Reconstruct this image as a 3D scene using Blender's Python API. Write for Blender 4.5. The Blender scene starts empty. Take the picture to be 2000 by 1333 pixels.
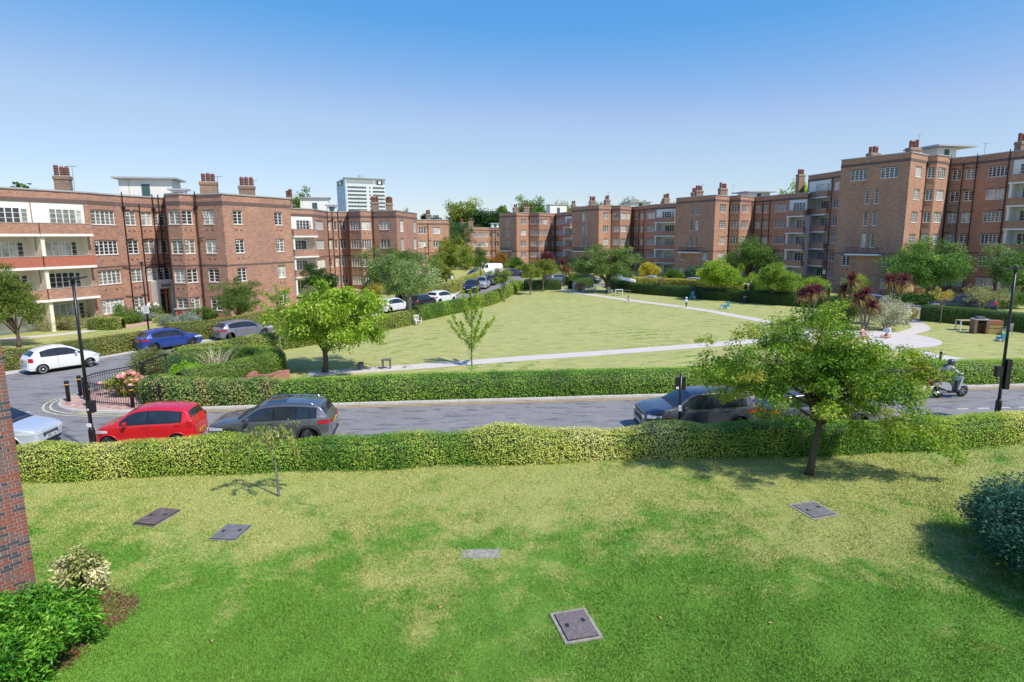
import bpy, math, random
import numpy as np
from mathutils import Matrix, Vector

C = bpy.context.scene
COL = C.collection
R = math.radians
rnd = random.Random(7)
rng = np.random.default_rng(11)

# ---------------------------------------------------------------- camera, light, exposure
pitch = math.atan2(202, 1200); roll = math.atan2(57, 7124)
fwd = Vector((0, math.cos(pitch), -math.sin(pitch)))
r0 = Vector((1, 0, 0)); u0 = r0.cross(fwd)
right = math.cos(roll) * r0 - math.sin(roll) * u0
up = math.sin(roll) * r0 + math.cos(roll) * u0
cd = bpy.data.cameras.new('camera'); cam = bpy.data.objects.new('camera', cd); COL.objects.link(cam)
m = Matrix.Identity(4)
for i in range(3):
    m[i][0], m[i][1], m[i][2] = right[i], up[i], -fwd[i]
m[2][3] = 7.5
cam.matrix_world = m
cd.sensor_width = 36; cd.lens = 21.6; cd.clip_end = 6000; cd.clip_start = 0.1
C.camera = cam

SUN_EL, SUN_AZ = 52, 130          # azimuth measured clockwise from +Y
W = bpy.data.worlds.new('World'); C.world = W; W.use_nodes = True
nt = W.node_tree; nt.nodes.clear()
sky = nt.nodes.new('ShaderNodeTexSky'); sky.sky_type = 'NISHITA'; sky.sun_disc = False
sky.sun_elevation = R(SUN_EL); sky.sun_rotation = R(SUN_AZ)
sky.air_density = 1.0; sky.dust_density = .3; sky.ozone_density = 10.0; sky.altitude = 20
def _m(op, a, b):
    x = nt.nodes.new('ShaderNodeMath'); x.operation = op
    for s_, v in zip(x.inputs, (a, b)):
        if hasattr(v, 'is_output'): nt.links.new(v, s_)
        else: s_.default_value = v
    return x.outputs[0]
# camera-like rendering of the sky colour: deeper blue overhead, paler at the horizon; the same everywhere
SB = .15
sp = nt.nodes.new('ShaderNodeSeparateColor'); nt.links.new(sky.outputs[0], sp.inputs[0]); cb = nt.nodes.new('ShaderNodeCombineColor')
SR, SG, SBL = [_m('MULTIPLY', o, SB) for o in sp.outputs]
for k_, v_ in enumerate((_m('MAXIMUM', _m('MINIMUM', _m('MINIMUM', _m('MULTIPLY', _m('SUBTRACT', SR, .112), 1.85), _m('MULTIPLY', SR, .93)), _m('ADD', _m('MULTIPLY', SR, .50), .108)), _m('MULTIPLY', SR, .45)), _m('MAXIMUM', _m('MINIMUM', _m('MULTIPLY', SG, .67), _m('ADD', _m('MULTIPLY', SG, .38), .145)), _m('MULTIPLY', SG, .5)), _m('MAXIMUM', _m('MULTIPLY', _m('POWER', SBL, .28), .497), _m('MULTIPLY', SBL, .5)))):
    nt.links.new(_m('DIVIDE', v_, SB), cb.inputs[k_])
bg = nt.nodes.new('ShaderNodeBackground'); bg.inputs[1].default_value = SB
wo = nt.nodes.new('ShaderNodeOutputWorld')
nt.links.new(cb.outputs[0], bg.inputs[0]); nt.links.new(bg.outputs[0], wo.inputs[0])
sd = bpy.data.lights.new('sun', 'SUN'); sd.energy = 2.5; sd.angle = R(2.0); sd.color = (1, .94, .84)
sun = bpy.data.objects.new('sun', sd); COL.objects.link(sun)
az, el = R(SUN_AZ), R(SUN_EL)
sdir = Vector((math.sin(az) * math.cos(el), math.cos(az) * math.cos(el), math.sin(el)))
sun.rotation_euler = sdir.to_track_quat('Z', 'Y').to_euler()
C.view_settings.view_transform = 'Standard'; C.view_settings.look = 'None'
C.view_settings.gamma = 1; C.view_settings.exposure = 0.88
C.view_settings.use_curve_mapping = False
C.cycles.max_bounces = 5; C.cycles.transparent_max_bounces = 4
C.cycles.diffuse_bounces = 3; C.cycles.glossy_bounces = 3

# ---------------------------------------------------------------- materials
MATS = {}
def _bsdf(name):
    mt = bpy.data.materials.new(name); mt.use_nodes = True
    n = mt.node_tree; return mt, n, n.nodes['Principled BSDF']
def N(n, t, **kw):
    nd = n.nodes.new(t)
    for k, v in kw.items(): setattr(nd, k, v)
    return nd
def ramp(n, stops, src):
    r = N(n, 'ShaderNodeValToRGB'); e = r.color_ramp.elements
    while len(e) < len(stops): e.new(.5)
    for q, (p, c) in zip(e, stops): q.position = p; q.color = (*c, 1) if len(c) == 3 else c
    n.links.new(src, r.inputs[0]); return r.outputs[0]
def noise(n, scale, detail=4, vec=None, rough=.6, dist=0):
    t = N(n, 'ShaderNodeTexNoise'); t.inputs['Scale'].default_value = scale; t.inputs['Detail'].default_value = detail
    t.inputs['Roughness'].default_value = rough; t.inputs['Distortion'].default_value = dist
    if vec is not None: n.links.new(vec, t.inputs['Vector'])
    return t.outputs[0]
def mixc(n, fac, a, b, mode='MIX'):
    x = N(n, 'ShaderNodeMix', data_type='RGBA', blend_type=mode)
    for s, v in ((x.inputs[0], fac), (x.inputs[6], a), (x.inputs[7], b)):
        if hasattr(v, 'is_output'): n.links.new(v, s)
        else: s.default_value = v if isinstance(v, (int, float)) else (*v, 1)
    return x.outputs[2]
def pos(n):
    return N(n, 'ShaderNodeNewGeometry').outputs['Position']
def bump(n, b, src, strength=.3, dist=.02):
    x = N(n, 'ShaderNodeBump'); x.inputs['Strength'].default_value = strength; x.inputs['Distance'].default_value = dist
    n.links.new(src, x.inputs['Height']); n.links.new(x.outputs[0], b.inputs['Normal'])

def mat(name, col, rough=.6, metal=0, spec=.5, coat=0, var=.12, vs=3.0, emit=None):
    """plain surface whose colour wanders a little (dirt and wear)"""
    if name in MATS: return MATS[name]
    mt, n, b = _bsdf(name)
    if var:
        f = noise(n, vs, 5, N(n, 'ShaderNodeTexCoord').outputs['Object'])
        c = ramp(n, [(.25, [max(0, x * (1 - var)) for x in col]), (.75, [min(1, x * (1 + var)) for x in col])], f)
        n.links.new(c, b.inputs['Base Color'])
    else: b.inputs['Base Color'].default_value = (*col, 1)
    b.inputs['Roughness'].default_value = rough; b.inputs['Metallic'].default_value = metal
    b.inputs['Specular IOR Level'].default_value = spec; b.inputs['Coat Weight'].default_value = coat
    b.inputs['Coat Roughness'].default_value = .04
    MATS[name] = mt; return mt

def brick_mat(name, c1, c2, mortar, stain, dark):
    mt, n, b = _bsdf(name)
    uv = N(n, 'ShaderNodeUVMap').outputs[0]
    t = N(n, 'ShaderNodeTexBrick'); n.links.new(uv, t.inputs['Vector'])
    t.offset = .5; t.inputs['Scale'].default_value = 1; t.inputs['Brick Width'].default_value = .225
    t.inputs['Row Height'].default_value = .075; t.inputs['Mortar Size'].default_value = .007; t.inputs['Bias'].default_value = -.1
    t.inputs['Color1'].default_value = (*c1, 1); t.inputs['Color2'].default_value = (*c2, 1); t.inputs['Mortar'].default_value = (*mortar, 1)
    p = pos(n)
    mp = N(n, 'ShaderNodeMapping'); mp.inputs['Scale'].default_value = (.5, .5, .16); n.links.new(p, mp.inputs[0])
    f = noise(n, 1.0, 5, mp.outputs[0], .65)
    f2 = noise(n, .35, 3, p)
    c = mixc(n, ramp(n, [(.4, (0, 0, 0)), (.68, (1, 1, 1))], f), t.outputs[0], mixc(n, .55, t.outputs[0], stain))
    c = mixc(n, ramp(n, [(.45, (0, 0, 0)), (.75, (.75, .75, .75))], f2), c, mixc(n, .5, c, dark))
    m3 = N(n, 'ShaderNodeMapping'); m3.inputs['Scale'].default_value = (1.6, 1.6, 7); n.links.new(p, m3.inputs[0])
    f3 = noise(n, 1.3, 6, m3.outputs[0], .8)
    h3 = N(n, 'ShaderNodeHueSaturation'); r3 = N(n, 'ShaderNodeMapRange'); n.links.new(f3, r3.inputs[0])
    r3.inputs[1].default_value = .3; r3.inputs[2].default_value = .7; r3.inputs[3].default_value = .60; r3.inputs[4].default_value = 1.48
    n.links.new(r3.outputs[0], h3.inputs['Value']); n.links.new(c, h3.inputs['Color']); c = h3.outputs[0]
    n.links.new(c, b.inputs['Base Color']); b.inputs['Roughness'].default_value = .88
    bump(n, b, t.outputs[1], .25, .01)
    MATS[name] = mt; return mt

BRICK_L = brick_mat('red_brick', (.42, .195, .13), (.27, .12, .088), (.52, .43, .36), (.52, .28, .17), (.25, .145, .115))
BRICK_R = brick_mat('brown_brick', (.46, .225, .14), (.32, .15, .10), (.52, .41, .32), (.58, .31, .17), (.27, .155, .115))
DARKB = mat('dark_band_brick', (.16, .11, .095), .85, var=.35, vs=9)
PINKB = mat('balcony_brick', (.45, .15, .10), .85, var=.25, vs=6)
WHITE = mat('white_paint', (.84, .83, .79), .45, var=.05)
WHITEB = mat('white_render', (.86, .84, .78), .7, var=.05, vs=1)
CREAM = mat('cream_render', (.84, .78, .63), .8, var=.06, vs=1)
COPING = mat('coping_lead', (.42, .43, .44), .6, var=.12)
ROOF = mat('roof_felt', (.25, .25, .25), .8, var=.15)
BLACKM = mat('black_iron', (.012, .012, .014), .35, var=.1)
PIPE = mat('black_pipe', (.018, .016, .018), .45, var=.2)
POT = mat('terracotta_pot', (.21, .08, .06), .7, var=.25, vs=8)
POTW = mat('pot_band', (.55, .42, .36), .7)
STACK = brick_mat('chimney_brick', (.28, .18, .13), (.19, .12, .09), (.36, .28, .22), (.40, .25, .14), (.12, .09, .07))
CONC = mat('pale_concrete', (.46, .43, .38), .85, var=.18, vs=5)
def glass_mat(name, col, rough=.05):
    mt, n, b = _bsdf(name)
    f = noise(n, 1.3, 2, pos(n))
    n.links.new(ramp(n, [(.35, [c * .6 for c in col]), (.7, [min(1, c * 1.5) for c in col])], f), b.inputs['Base Color'])
    b.inputs['Roughness'].default_value = rough; b.inputs['Specular IOR Level'].default_value = .8
    MATS[name] = mt; return mt
GLASS = glass_mat('dark_window_glass', (.035, .042, .05))
GLASS2 = glass_mat('blind_window_glass', (.20, .21, .19), .08)
GLASS3 = glass_mat('curtained_window_glass', (.5, .5, .47), .1)
CARGLASS = glass_mat('car_glass', (.02, .026, .032), .03)
def leafmat(name='leaf_surface', rough=.55, trans=.35):
    mt = bpy.data.materials.new(name); mt.use_nodes = True; n = mt.node_tree; n.nodes.clear()
    a = N(n, 'ShaderNodeAttribute', attribute_name='Col')
    d = N(n, 'ShaderNodeBsdfPrincipled'); d.inputs['Roughness'].default_value = rough; d.inputs['Specular IOR Level'].default_value = .3
    t = N(n, 'ShaderNodeBsdfTranslucent'); x = N(n, 'ShaderNodeMixShader'); x.inputs[0].default_value = trans
    o = N(n, 'ShaderNodeOutputMaterial')
    br = N(n, 'ShaderNodeHueSaturation'); br.inputs['Value'].default_value = 1.3; br.inputs['Saturation'].default_value = 1.1
    n.links.new(a.outputs[0], d.inputs['Base Color']); n.links.new(a.outputs[0], br.inputs['Color']); n.links.new(br.outputs[0], t.inputs['Color'])
    n.links.new(d.outputs[0], x.inputs[1]); n.links.new(t.outputs[0], x.inputs[2]); n.links.new(x.outputs[0], o.inputs[0])
    return mt
LEAF = leafmat(); GLEAF = leafmat('glossy_leaf_surface', .42, .2)
def bark(name, c):
    mt, n, b = _bsdf(name); o = N(n, 'ShaderNodeTexCoord').outputs['Object']
    mp = N(n, 'ShaderNodeMapping'); mp.inputs['Scale'].default_value = (9, 9, 2); n.links.new(o, mp.inputs[0])
    f = noise(n, 1.5, 6, mp.outputs[0], .7)
    n.links.new(ramp(n, [(.3, [x * .55 for x in c]), (.7, [x * 1.35 for x in c])], f), b.inputs['Base Color'])
    b.inputs['Roughness'].default_value = .9; bump(n, b, f, .6, .03); return mt
BARK = bark('brown_bark', (.12, .085, .06)); BARKG = bark('grey_bark', (.22, .20, .17)); TWIG = bark('hedge_twigs', (.035, .04, .02))

def grass_mat(name, green, green2, dry, dry2, dryness, bands=False):
    mt, n, b = _bsdf(name); p = pos(n)
    mp = N(n, 'ShaderNodeMapping'); mp.inputs['Scale'].default_value = (1, 1, .0); n.links.new(p, mp.inputs[0]); v = mp.outputs[0]
    big = noise(n, .16, 5, v, .62, .4); mid = noise(n, .9, 5, v, .7, .3); fine = noise(n, 11, 4, v, .75); fine2 = noise(n, 45, 3, v, .8)
    g = mixc(n, mid, green, green2); d = mixc(n, mid, dry, dry2)
    s = N(n, 'ShaderNodeMath', operation='MULTIPLY_ADD'); n.links.new(mid, s.inputs[0]); s.inputs[1].default_value = .62
    n.links.new(big, s.inputs[2])
    # lawn front: straw colour grows towards the hedge
    sep = N(n, 'ShaderNodeSeparateXYZ'); n.links.new(v, sep.inputs[0])
    yy = N(n, 'ShaderNodeMapRange'); n.links.new(sep.outputs[1], yy.inputs[0])
    if bands: yy.inputs[1].default_value = 8; yy.inputs[2].default_value = 30; yy.inputs[3].default_value = 0; yy.inputs[4].default_value = 0
    else: yy.inputs[1].default_value = 10; yy.inputs[2].default_value = 17.5; yy.inputs[3].default_value = -.24; yy.inputs[4].default_value = .03
    s2 = N(n, 'ShaderNodeMath', operation='ADD'); n.links.new(s.outputs[0], s2.inputs[0]); n.links.new(yy.outputs[0], s2.inputs[1])
    s3 = N(n, 'ShaderNodeMath', operation='MULTIPLY_ADD'); n.links.new(fine, s3.inputs[0]); s3.inputs[1].default_value = .42; n.links.new(s2.outputs[0], s3.inputs[2])
    src = s3.outputs[0]
    if bands:   # arcs left by the mower
        tn = noise(n, 3.2, 5, v, .7, .5); s5 = N(n, 'ShaderNodeMath', operation='MULTIPLY_ADD'); n.links.new(tn, s5.inputs[0]); s5.inputs[1].default_value = 1.15; n.links.new(src, s5.inputs[2])
        s6 = N(n, 'ShaderNodeMath', operation='SUBTRACT'); n.links.new(s5.outputs[0], s6.inputs[0]); s6.inputs[1].default_value = .575; src = s6.outputs[0]
        w = N(n, 'ShaderNodeTexWave', wave_type='RINGS', rings_direction='SPHERICAL'); w.inputs['Scale'].default_value = .22
        w.inputs['Distortion'].default_value = 3.0; w.inputs['Detail'].default_value = 3; w.inputs['Detail Scale'].default_value = .6
        mq = N(n, 'ShaderNodeMapping'); mq.inputs['Location'].default_value = (-14, -30, 0); n.links.new(v, mq.inputs[0]); n.links.new(mq.outputs[0], w.inputs[0])
        s4 = N(n, 'ShaderNodeMath', operation='MULTIPLY_ADD'); n.links.new(w.outputs[1], s4.inputs[0]); s4.inputs[1].default_value = .34; n.links.new(src, s4.inputs[2]); src = s4.outputs[0]
    f = ramp(n, [(dryness[0], (0, 0, 0)), (dryness[1], (1, 1, 1))], src)
    c = mixc(n, f, g, d)
    # scattered worn brownish patches and darker clover patches
    wn = noise(n, .55, 6, v, .75, .8)
    c = mixc(n, ramp(n, [(.60, (0, 0, 0)), (.72, (.6, .6, .6))], wn), c, [x * y for x, y in zip(dry, (.85, .66, .75))])
    c = mixc(n, ramp(n, [(.28, (.65, .65, .65)), (.40, (0, 0, 0))], wn), c, [x * y for x, y in zip(green, (.72, .88, 1.2))])
    c = mixc(n, ramp(n, [(.3, (.55, .55, .55)), (.7, (1.25, 1.25, 1.25))], fine2), (0, 0, 0), c) if False else c
    v2 = N(n, 'ShaderNodeHueSaturation'); mr = N(n, 'ShaderNodeMapRange'); n.links.new(fine2, mr.inputs[0])
    mr.inputs[1].default_value = .3; mr.inputs[2].default_value = .7; mr.inputs[3].default_value = .58; mr.inputs[4].default_value = 1.42
    n.links.new(mr.outputs[0], v2.inputs['Value']); n.links.new(c, v2.inputs['Color'])
    if bands:
        v3 = N(n, 'ShaderNodeHueSaturation'); m3 = N(n, 'ShaderNodeMapRange'); mz = N(n, 'ShaderNodeMapping'); mz.inputs['Scale'].default_value = (1.0, 2.2, 1); n.links.new(v, mz.inputs[0])
        n.links.new(noise(n, .8, 8, mz.outputs[0], .82, .6), m3.inputs[0]); m3.inputs[1].default_value = .34; m3.inputs[2].default_value = .66; m3.inputs[3].default_value = .74; m3.inputs[4].default_value = 1.2
        n.links.new(m3.outputs[0], v3.inputs['Value']); n.links.new(v2.outputs[0], v3.inputs['Color']); v2 = v3
    n.links.new(v2.outputs[0], b.inputs['Base Color']); b.inputs['Roughness'].default_value = .9; b.inputs['Specular IOR Level'].default_value = .15
    bump(n, b, fine2, .5, .03)
    MATS[name] = mt; return mt
GRASS_F = grass_mat('front_lawn_grass', (.10, .245, .032), (.16, .31, .048), (.285, .345, .08), (.42, .42, .15), (.84, 1.60))
GRASS_B = grass_mat('front_lawn_blades', (.13, .30, .038), (.22, .40, .06), (.38, .44, .10), (.55, .53, .21), (.84, 1.60))
GRASS_C = grass_mat('dry_courtyard_grass', (.12, .235, .035), (.21, .33, .06), (.33, .37, .11), (.50, .47, .20), (.84, 1.36), True)

def asphalt():
    mt, n, b = _bsdf('asphalt'); p = pos(n)
    mp = N(n, 'ShaderNodeMapping'); mp.inputs['Scale'].default_value = (.7, 2.6, 1); mp.inputs['Rotation'].default_value = (0, 0, R(-4.4)); n.links.new(p, mp.inputs[0])
    a = noise(n, 1.1, 7, mp.outputs[0], .72, .4); c = noise(n, 60, 2, p); d = noise(n, .5, 4, p)
    base = ramp(n, [(.3, (.25, .235, .215)), (.7, (.315, .30, .28))], d)
    worn = ramp(n, [(.535, (0, 0, 0)), (.575, (1, 1, 1))], a)
    col = mixc(n, worn, base, (.13, .128, .128))
    e = noise(n, .9, 8, p, .75, 1.2); col = mixc(n, ramp(n, [(.49, (0, 0, 0)), (.50, (.8, .8, .8)), (.51, (0, 0, 0))], e), col, (.10, .10, .105))
    f = mixc(n, .25, col, mixc(n, c, (.05, .05, .055), (.33, .33, .36)))
    n.links.new(f, b.inputs['Base Color']); b.inputs['Roughness'].default_value = .75
    bump(n, b, c, .3, .01); return mt
ASPHALT = asphalt()
def path_mat(name, c, c2):
    mt, n, b = _bsdf(name); p = pos(n); f = noise(n, 1.2, 7, p, .7)
    n.links.new(ramp(n, [(.3, c), (.7, c2)], f), b.inputs['Base Color']); b.inputs['Roughness'].default_value = .85; return mt
PATHM = path_mat('pale_path', (.55, .50, .45), (.66, .61, .55))
PAVE = path_mat('pale_paving', (.50, .48, .45), (.60, .57, .53))
BRICKPATH = path_mat('pink_brick_paving', (.50, .31, .25), (.58, .38, .32))
SOIL = path_mat('mulch_soil', (.09, .05, .03), (.17, .09, .055))
SOLDIER = path_mat('kerb_stone', (.42, .40, .36), (.58, .55, .50))
YPAINT = mat('yellow_road_paint', (.66, .46, .16), .7, var=.25, vs=5)
CPAINT = mat('cream_road_paint', (.62, .57, .38), .7, var=.22, vs=5)
WPAINT = mat('white_road_paint', (.7, .7, .68), .7, var=.15, vs=5)

# ---------------------------------------------------------------- mesh helpers
class MB:
    """collects simple shapes and links them as ONE mesh object"""
    def __init__(s): s.v, s.f, s.m, s.uv = [], [], [], []
    def poly(s, pts, mi=0, uv=None):
        b = len(s.v); s.v += [tuple(p) for p in pts]; s.f.append(tuple(range(b, b + len(pts)))); s.m.append(mi)
        s.uv.append(uv or [(0, 0)] * len(pts)); return s
    def box(s, x0, x1, y0, y1, z0, z1, mi=0, T=None):
        c = [(x0, y0, z0), (x1, y0, z0), (x1, y1, z0), (x0, y1, z0), (x0, y0, z1), (x1, y0, z1), (x1, y1, z1), (x0, y1, z1)]
        if T: c = [T(*q) for q in c]
        b = len(s.v); s.v += [tuple(q) for q in c]
        for q, uvd in (((0, 3, 2, 1), 0), ((4, 5, 6, 7), 0), ((0, 1, 5, 4), 1), ((1, 2, 6, 5), 2), ((2, 3, 7, 6), 1), ((3, 0, 4, 7), 2)):
            s.f.append(tuple(b + k for k in q)); s.m.append(mi)
            L = [(x0, y0, z0), (x1, y0, z0), (x1, y1, z0), (x0, y1, z0), (x0, y0, z1), (x1, y0, z1), (x1, y1, z1), (x0, y1, z1)]
            s.uv.append([(L[k][0] if uvd < 2 else L[k][1], L[k][2] if uvd else L[k][1]) for k in q])
        return s
    def tube(s, pts, rad, n=8, mi=0, cap=True):
        pts = [Vector(p) for p in pts]; rad = rad if hasattr(rad, '__len__') else [rad] * len(pts)
        b = len(s.v); d = (pts[1] - pts[0]).normalized(); a = d.orthogonal().normalized()
        for i, p in enumerate(pts):
            d = (pts[min(i + 1, len(pts) - 1)] - pts[max(i - 1, 0)]).normalized()
            a = (a - d * a.dot(d)).normalized(); c = d.cross(a)
            for k in range(n):
                t = 2 * math.pi * k / n; s.v.append(tuple(p + (a * math.cos(t) + c * math.sin(t)) * rad[i]))
        for i in range(len(pts) - 1):
            for k in range(n):
                q = (b + i * n + k, b + i * n + (k + 1) % n, b + (i + 1) * n + (k + 1) % n, b + (i + 1) * n + k)
                s.f.append(q); s.m.append(mi); s.uv.append([(0, 0)] * 4)
        if cap:
            s.f.append(tuple(b + k for k in range(n))[::-1]); s.f.append(tuple(b + (len(pts) - 1) * n + k for k in range(n)))
            s.m += [mi, mi]; s.uv += [[(0, 0)] * n] * 2
        return s
    def lathe(s, prof, n=16, c=(0, 0, 0), mi=0):
        """prof: (radius, z) from bottom to top"""
        return s.tube([(c[0], c[1], c[2] + z) for r, z in prof], [max(r, .0005) for r, z in prof], n, mi) if False else s._lathe(prof, n, c, mi)
    def _lathe(s, prof, n, c, mi):
        b = len(s.v)
        for r, z in prof:
            for k in range(n):
                t = 2 * math.pi * k / n; s.v.append((c[0] + r * math.cos(t), c[1] + r * math.sin(t), c[2] + z))
        for i in range(len(prof) - 1):
            for k in range(n):
                s.f.append((b + i * n + k, b + i * n + (k + 1) % n, b + (i + 1) * n + (k + 1) % n, b + (i + 1) * n + k)); s.m.append(mi); s.uv.append([(0, 0)] * 4)
        s.f.append(tuple(b + k for k in range(n))[::-1]); s.f.append(tuple(b + (len(prof) - 1) * n + k for k in range(n)))
        s.m += [mi, mi]; s.uv += [[(0, 0)] * n] * 2; return s
    def mesh(s, name, mats, smooth=False):
        me = bpy.data.meshes.new(name); me.from_pydata(s.v, [], s.f)
        for x in (mats if isinstance(mats, (list, tuple)) else [mats]): me.materials.append(x)
        me.polygons.foreach_set('material_index', s.m)
        uv = me.uv_layers.new(name='UVMap'); uv.data.foreach_set('uv', np.array([c for f in s.uv for c in f], 'f').ravel())
        if smooth: me.polygons.foreach_set('use_smooth', [True] * len(me.polygons))
        me.update(); return me
    def build(s, name, mats, parent=None, smooth=False, loc=None, rot=None):
        return link(name, s.mesh(name, mats, smooth), parent, loc, rot)
def link(name, me, parent=None, loc=None, rot=None):
    o = bpy.data.objects.new(name, me); COL.objects.link(o); o.parent = parent
    if loc: o.location = loc
    if rot: o.rotation_euler = rot
    return o
def tag(o, label=None, cat=None, group=None, kind=None):
    if label: o['label'] = label
    if cat: o['category'] = cat
    if group: o['group'] = group
    if kind: o['kind'] = kind
    return o
def thing(name, label, cat, loc=(0, 0, 0), rz=0, group=None):
    o = bpy.data.objects.new(name, None); COL.objects.link(o); o.location = loc; o.rotation_euler = (0, 0, rz); o.empty_display_size = .2
    return tag(o, label, cat, group)
def dup(root, loc, rz=None, label=None, **kw):
    def rec(o, par):
        c = o.copy(); COL.objects.link(c); c.parent = par
        for ch in KIDS.get(o.name, ()) or [q for q in o.children]: rec(ch, c)
        return c
    c = rec(root, None); c.location = loc
    if rz is not None: c.rotation_euler = (0, 0, rz)
    if label: c['label'] = label
    for k, v in kw.items(): c[k] = v
    return c
KIDS = {}
def strip(pts, w, z, left=None):
    """flat ribbon along a polyline"""
    P = [Vector((*p[:2], 0)) for p in pts]; a, b = [], []
    for i, p in enumerate(P):
        d = (P[min(i + 1, len(P) - 1)] - P[max(i - 1, 0)]).normalized(); nn = Vector((-d.y, d.x, 0))
        ww = w[i] if hasattr(w, '__len__') else w
        a.append(p + nn * ww / 2); b.append(p - nn * ww / 2)
    return [(*q.xy, z) for q in a], [(*q.xy, z) for q in b]
def smooth_line(pts, step=.5, closed=False):
    P = [np.array(p, float) for p in pts]; out = []; n = len(P)
    rngi = range(n if closed else n - 1)
    for i in rngi:
        p0 = P[(i - 1) % n] if closed or i > 0 else P[0]; p1 = P[i]; p2 = P[(i + 1) % n]; p3 = P[(i + 2) % n] if closed or i + 2 < n else P[-1]
        k = max(1, int(np.linalg.norm(p2 - p1) / step))
        for j in range(k):
            t = j / k
            out.append(.5 * ((2 * p1) + (-p0 + p2) * t + (2 * p0 - 5 * p1 + 4 * p2 - p3) * t * t + (-p0 + 3 * p1 - 3 * p2 + p3) * t ** 3))
    if not closed: out.append(P[-1])
    return out
def ribbon(name, pts, w, z, mt, label=None, kind='structure', parent=None):
    a, b = strip(pts, w, z); mb = MB()
    for i in range(len(a) - 1): mb.poly([b[i], b[i + 1], a[i + 1], a[i]])
    return tag(mb.build(name, mt, parent), label, kind=kind)
def flat(name, pts, z, mt, label=None, kind='structure'):
    return tag(MB().poly([(x, y, z) for x, y in pts]).build(name, mt), label, kind=kind)

# numpy soft noise, used for shapes and for the natural colour of leaves
_K = rng.normal(size=(14, 3)); _PH = rng.uniform(0, 6.28, 14)
def sn(p, scale=1.0, seed=0):
    p = np.asarray(p, float) * scale; o = 0
    for i in range(7):
        k = _K[(i + seed) % 14] * (1 + .55 * i); o = o + np.sin(p @ k + _PH[(i * 3 + seed) % 14]) / (1 + .35 * i)
    return o / 3.0

def quads_mesh(name, V, F, colr, mt):
    """V (n,3) F (m,4) or (m,3) colr (m,3) -> mesh with per-face colour"""
    me = bpy.data.meshes.new(name); k = F.shape[1]
    me.vertices.add(len(V)); me.vertices.foreach_set('co', V.astype('f').ravel())
    me.loops.add(F.size); me.loops.foreach_set('vertex_index', F.astype('i').ravel())
    me.polygons.add(len(F)); me.polygons.foreach_set('loop_start', np.arange(0, F.size, k, dtype='i')); me.polygons.foreach_set('loop_total', np.full(len(F), k, 'i'))
    a = me.attributes.new('Col', 'FLOAT_COLOR', 'FACE')
    a.data.foreach_set('color', np.c_[colr, np.ones(len(F))].astype('f').ravel())
    me.materials.append(mt); me.update(calc_edges=True); return me
def leaves(centers, direction, normal, L, Wd):
    """rhombic leaves; all arrays (n,3); L, Wd (n,)"""
    d = direction / (np.linalg.norm(direction, axis=1, keepdims=True) + 1e-9)
    s = np.cross(d, normal); s /= (np.linalg.norm(s, axis=1, keepdims=True) + 1e-9)
    nn = np.cross(s, d)
    L = L[:, None]; Wd = Wd[:, None]; bend = nn * L * .12
    a = centers - d * L * .5; b = centers + s * Wd * .5 + bend; c = centers + d * L * .5 - bend * .5; e = centers - s * Wd * .5 + bend
    V = np.stack([a, b, c, e], 1).reshape(-1, 3); F = np.arange(len(V)).reshape(-1, 4); return V, F
def rv(n, g=None): 
    v = (g or rng).normal(size=(n, 3)); return v / np.linalg.norm(v, axis=1, keepdims=True)
def pal(cols, t, jitter=.12, g=None):
    cols = np.array(cols); t = np.clip(t, 0, .9999) * (len(cols) - 1); i = t.astype(int); f = (t - i)[:, None]
    c = cols[i] * (1 - f) + cols[i + 1] * f
    return np.clip(c * np.array([1.35, 1.28, 1.3]) * (1 + (g or rng).normal(size=(len(t), 1)) * jitter), 0.002, 1)

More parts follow.
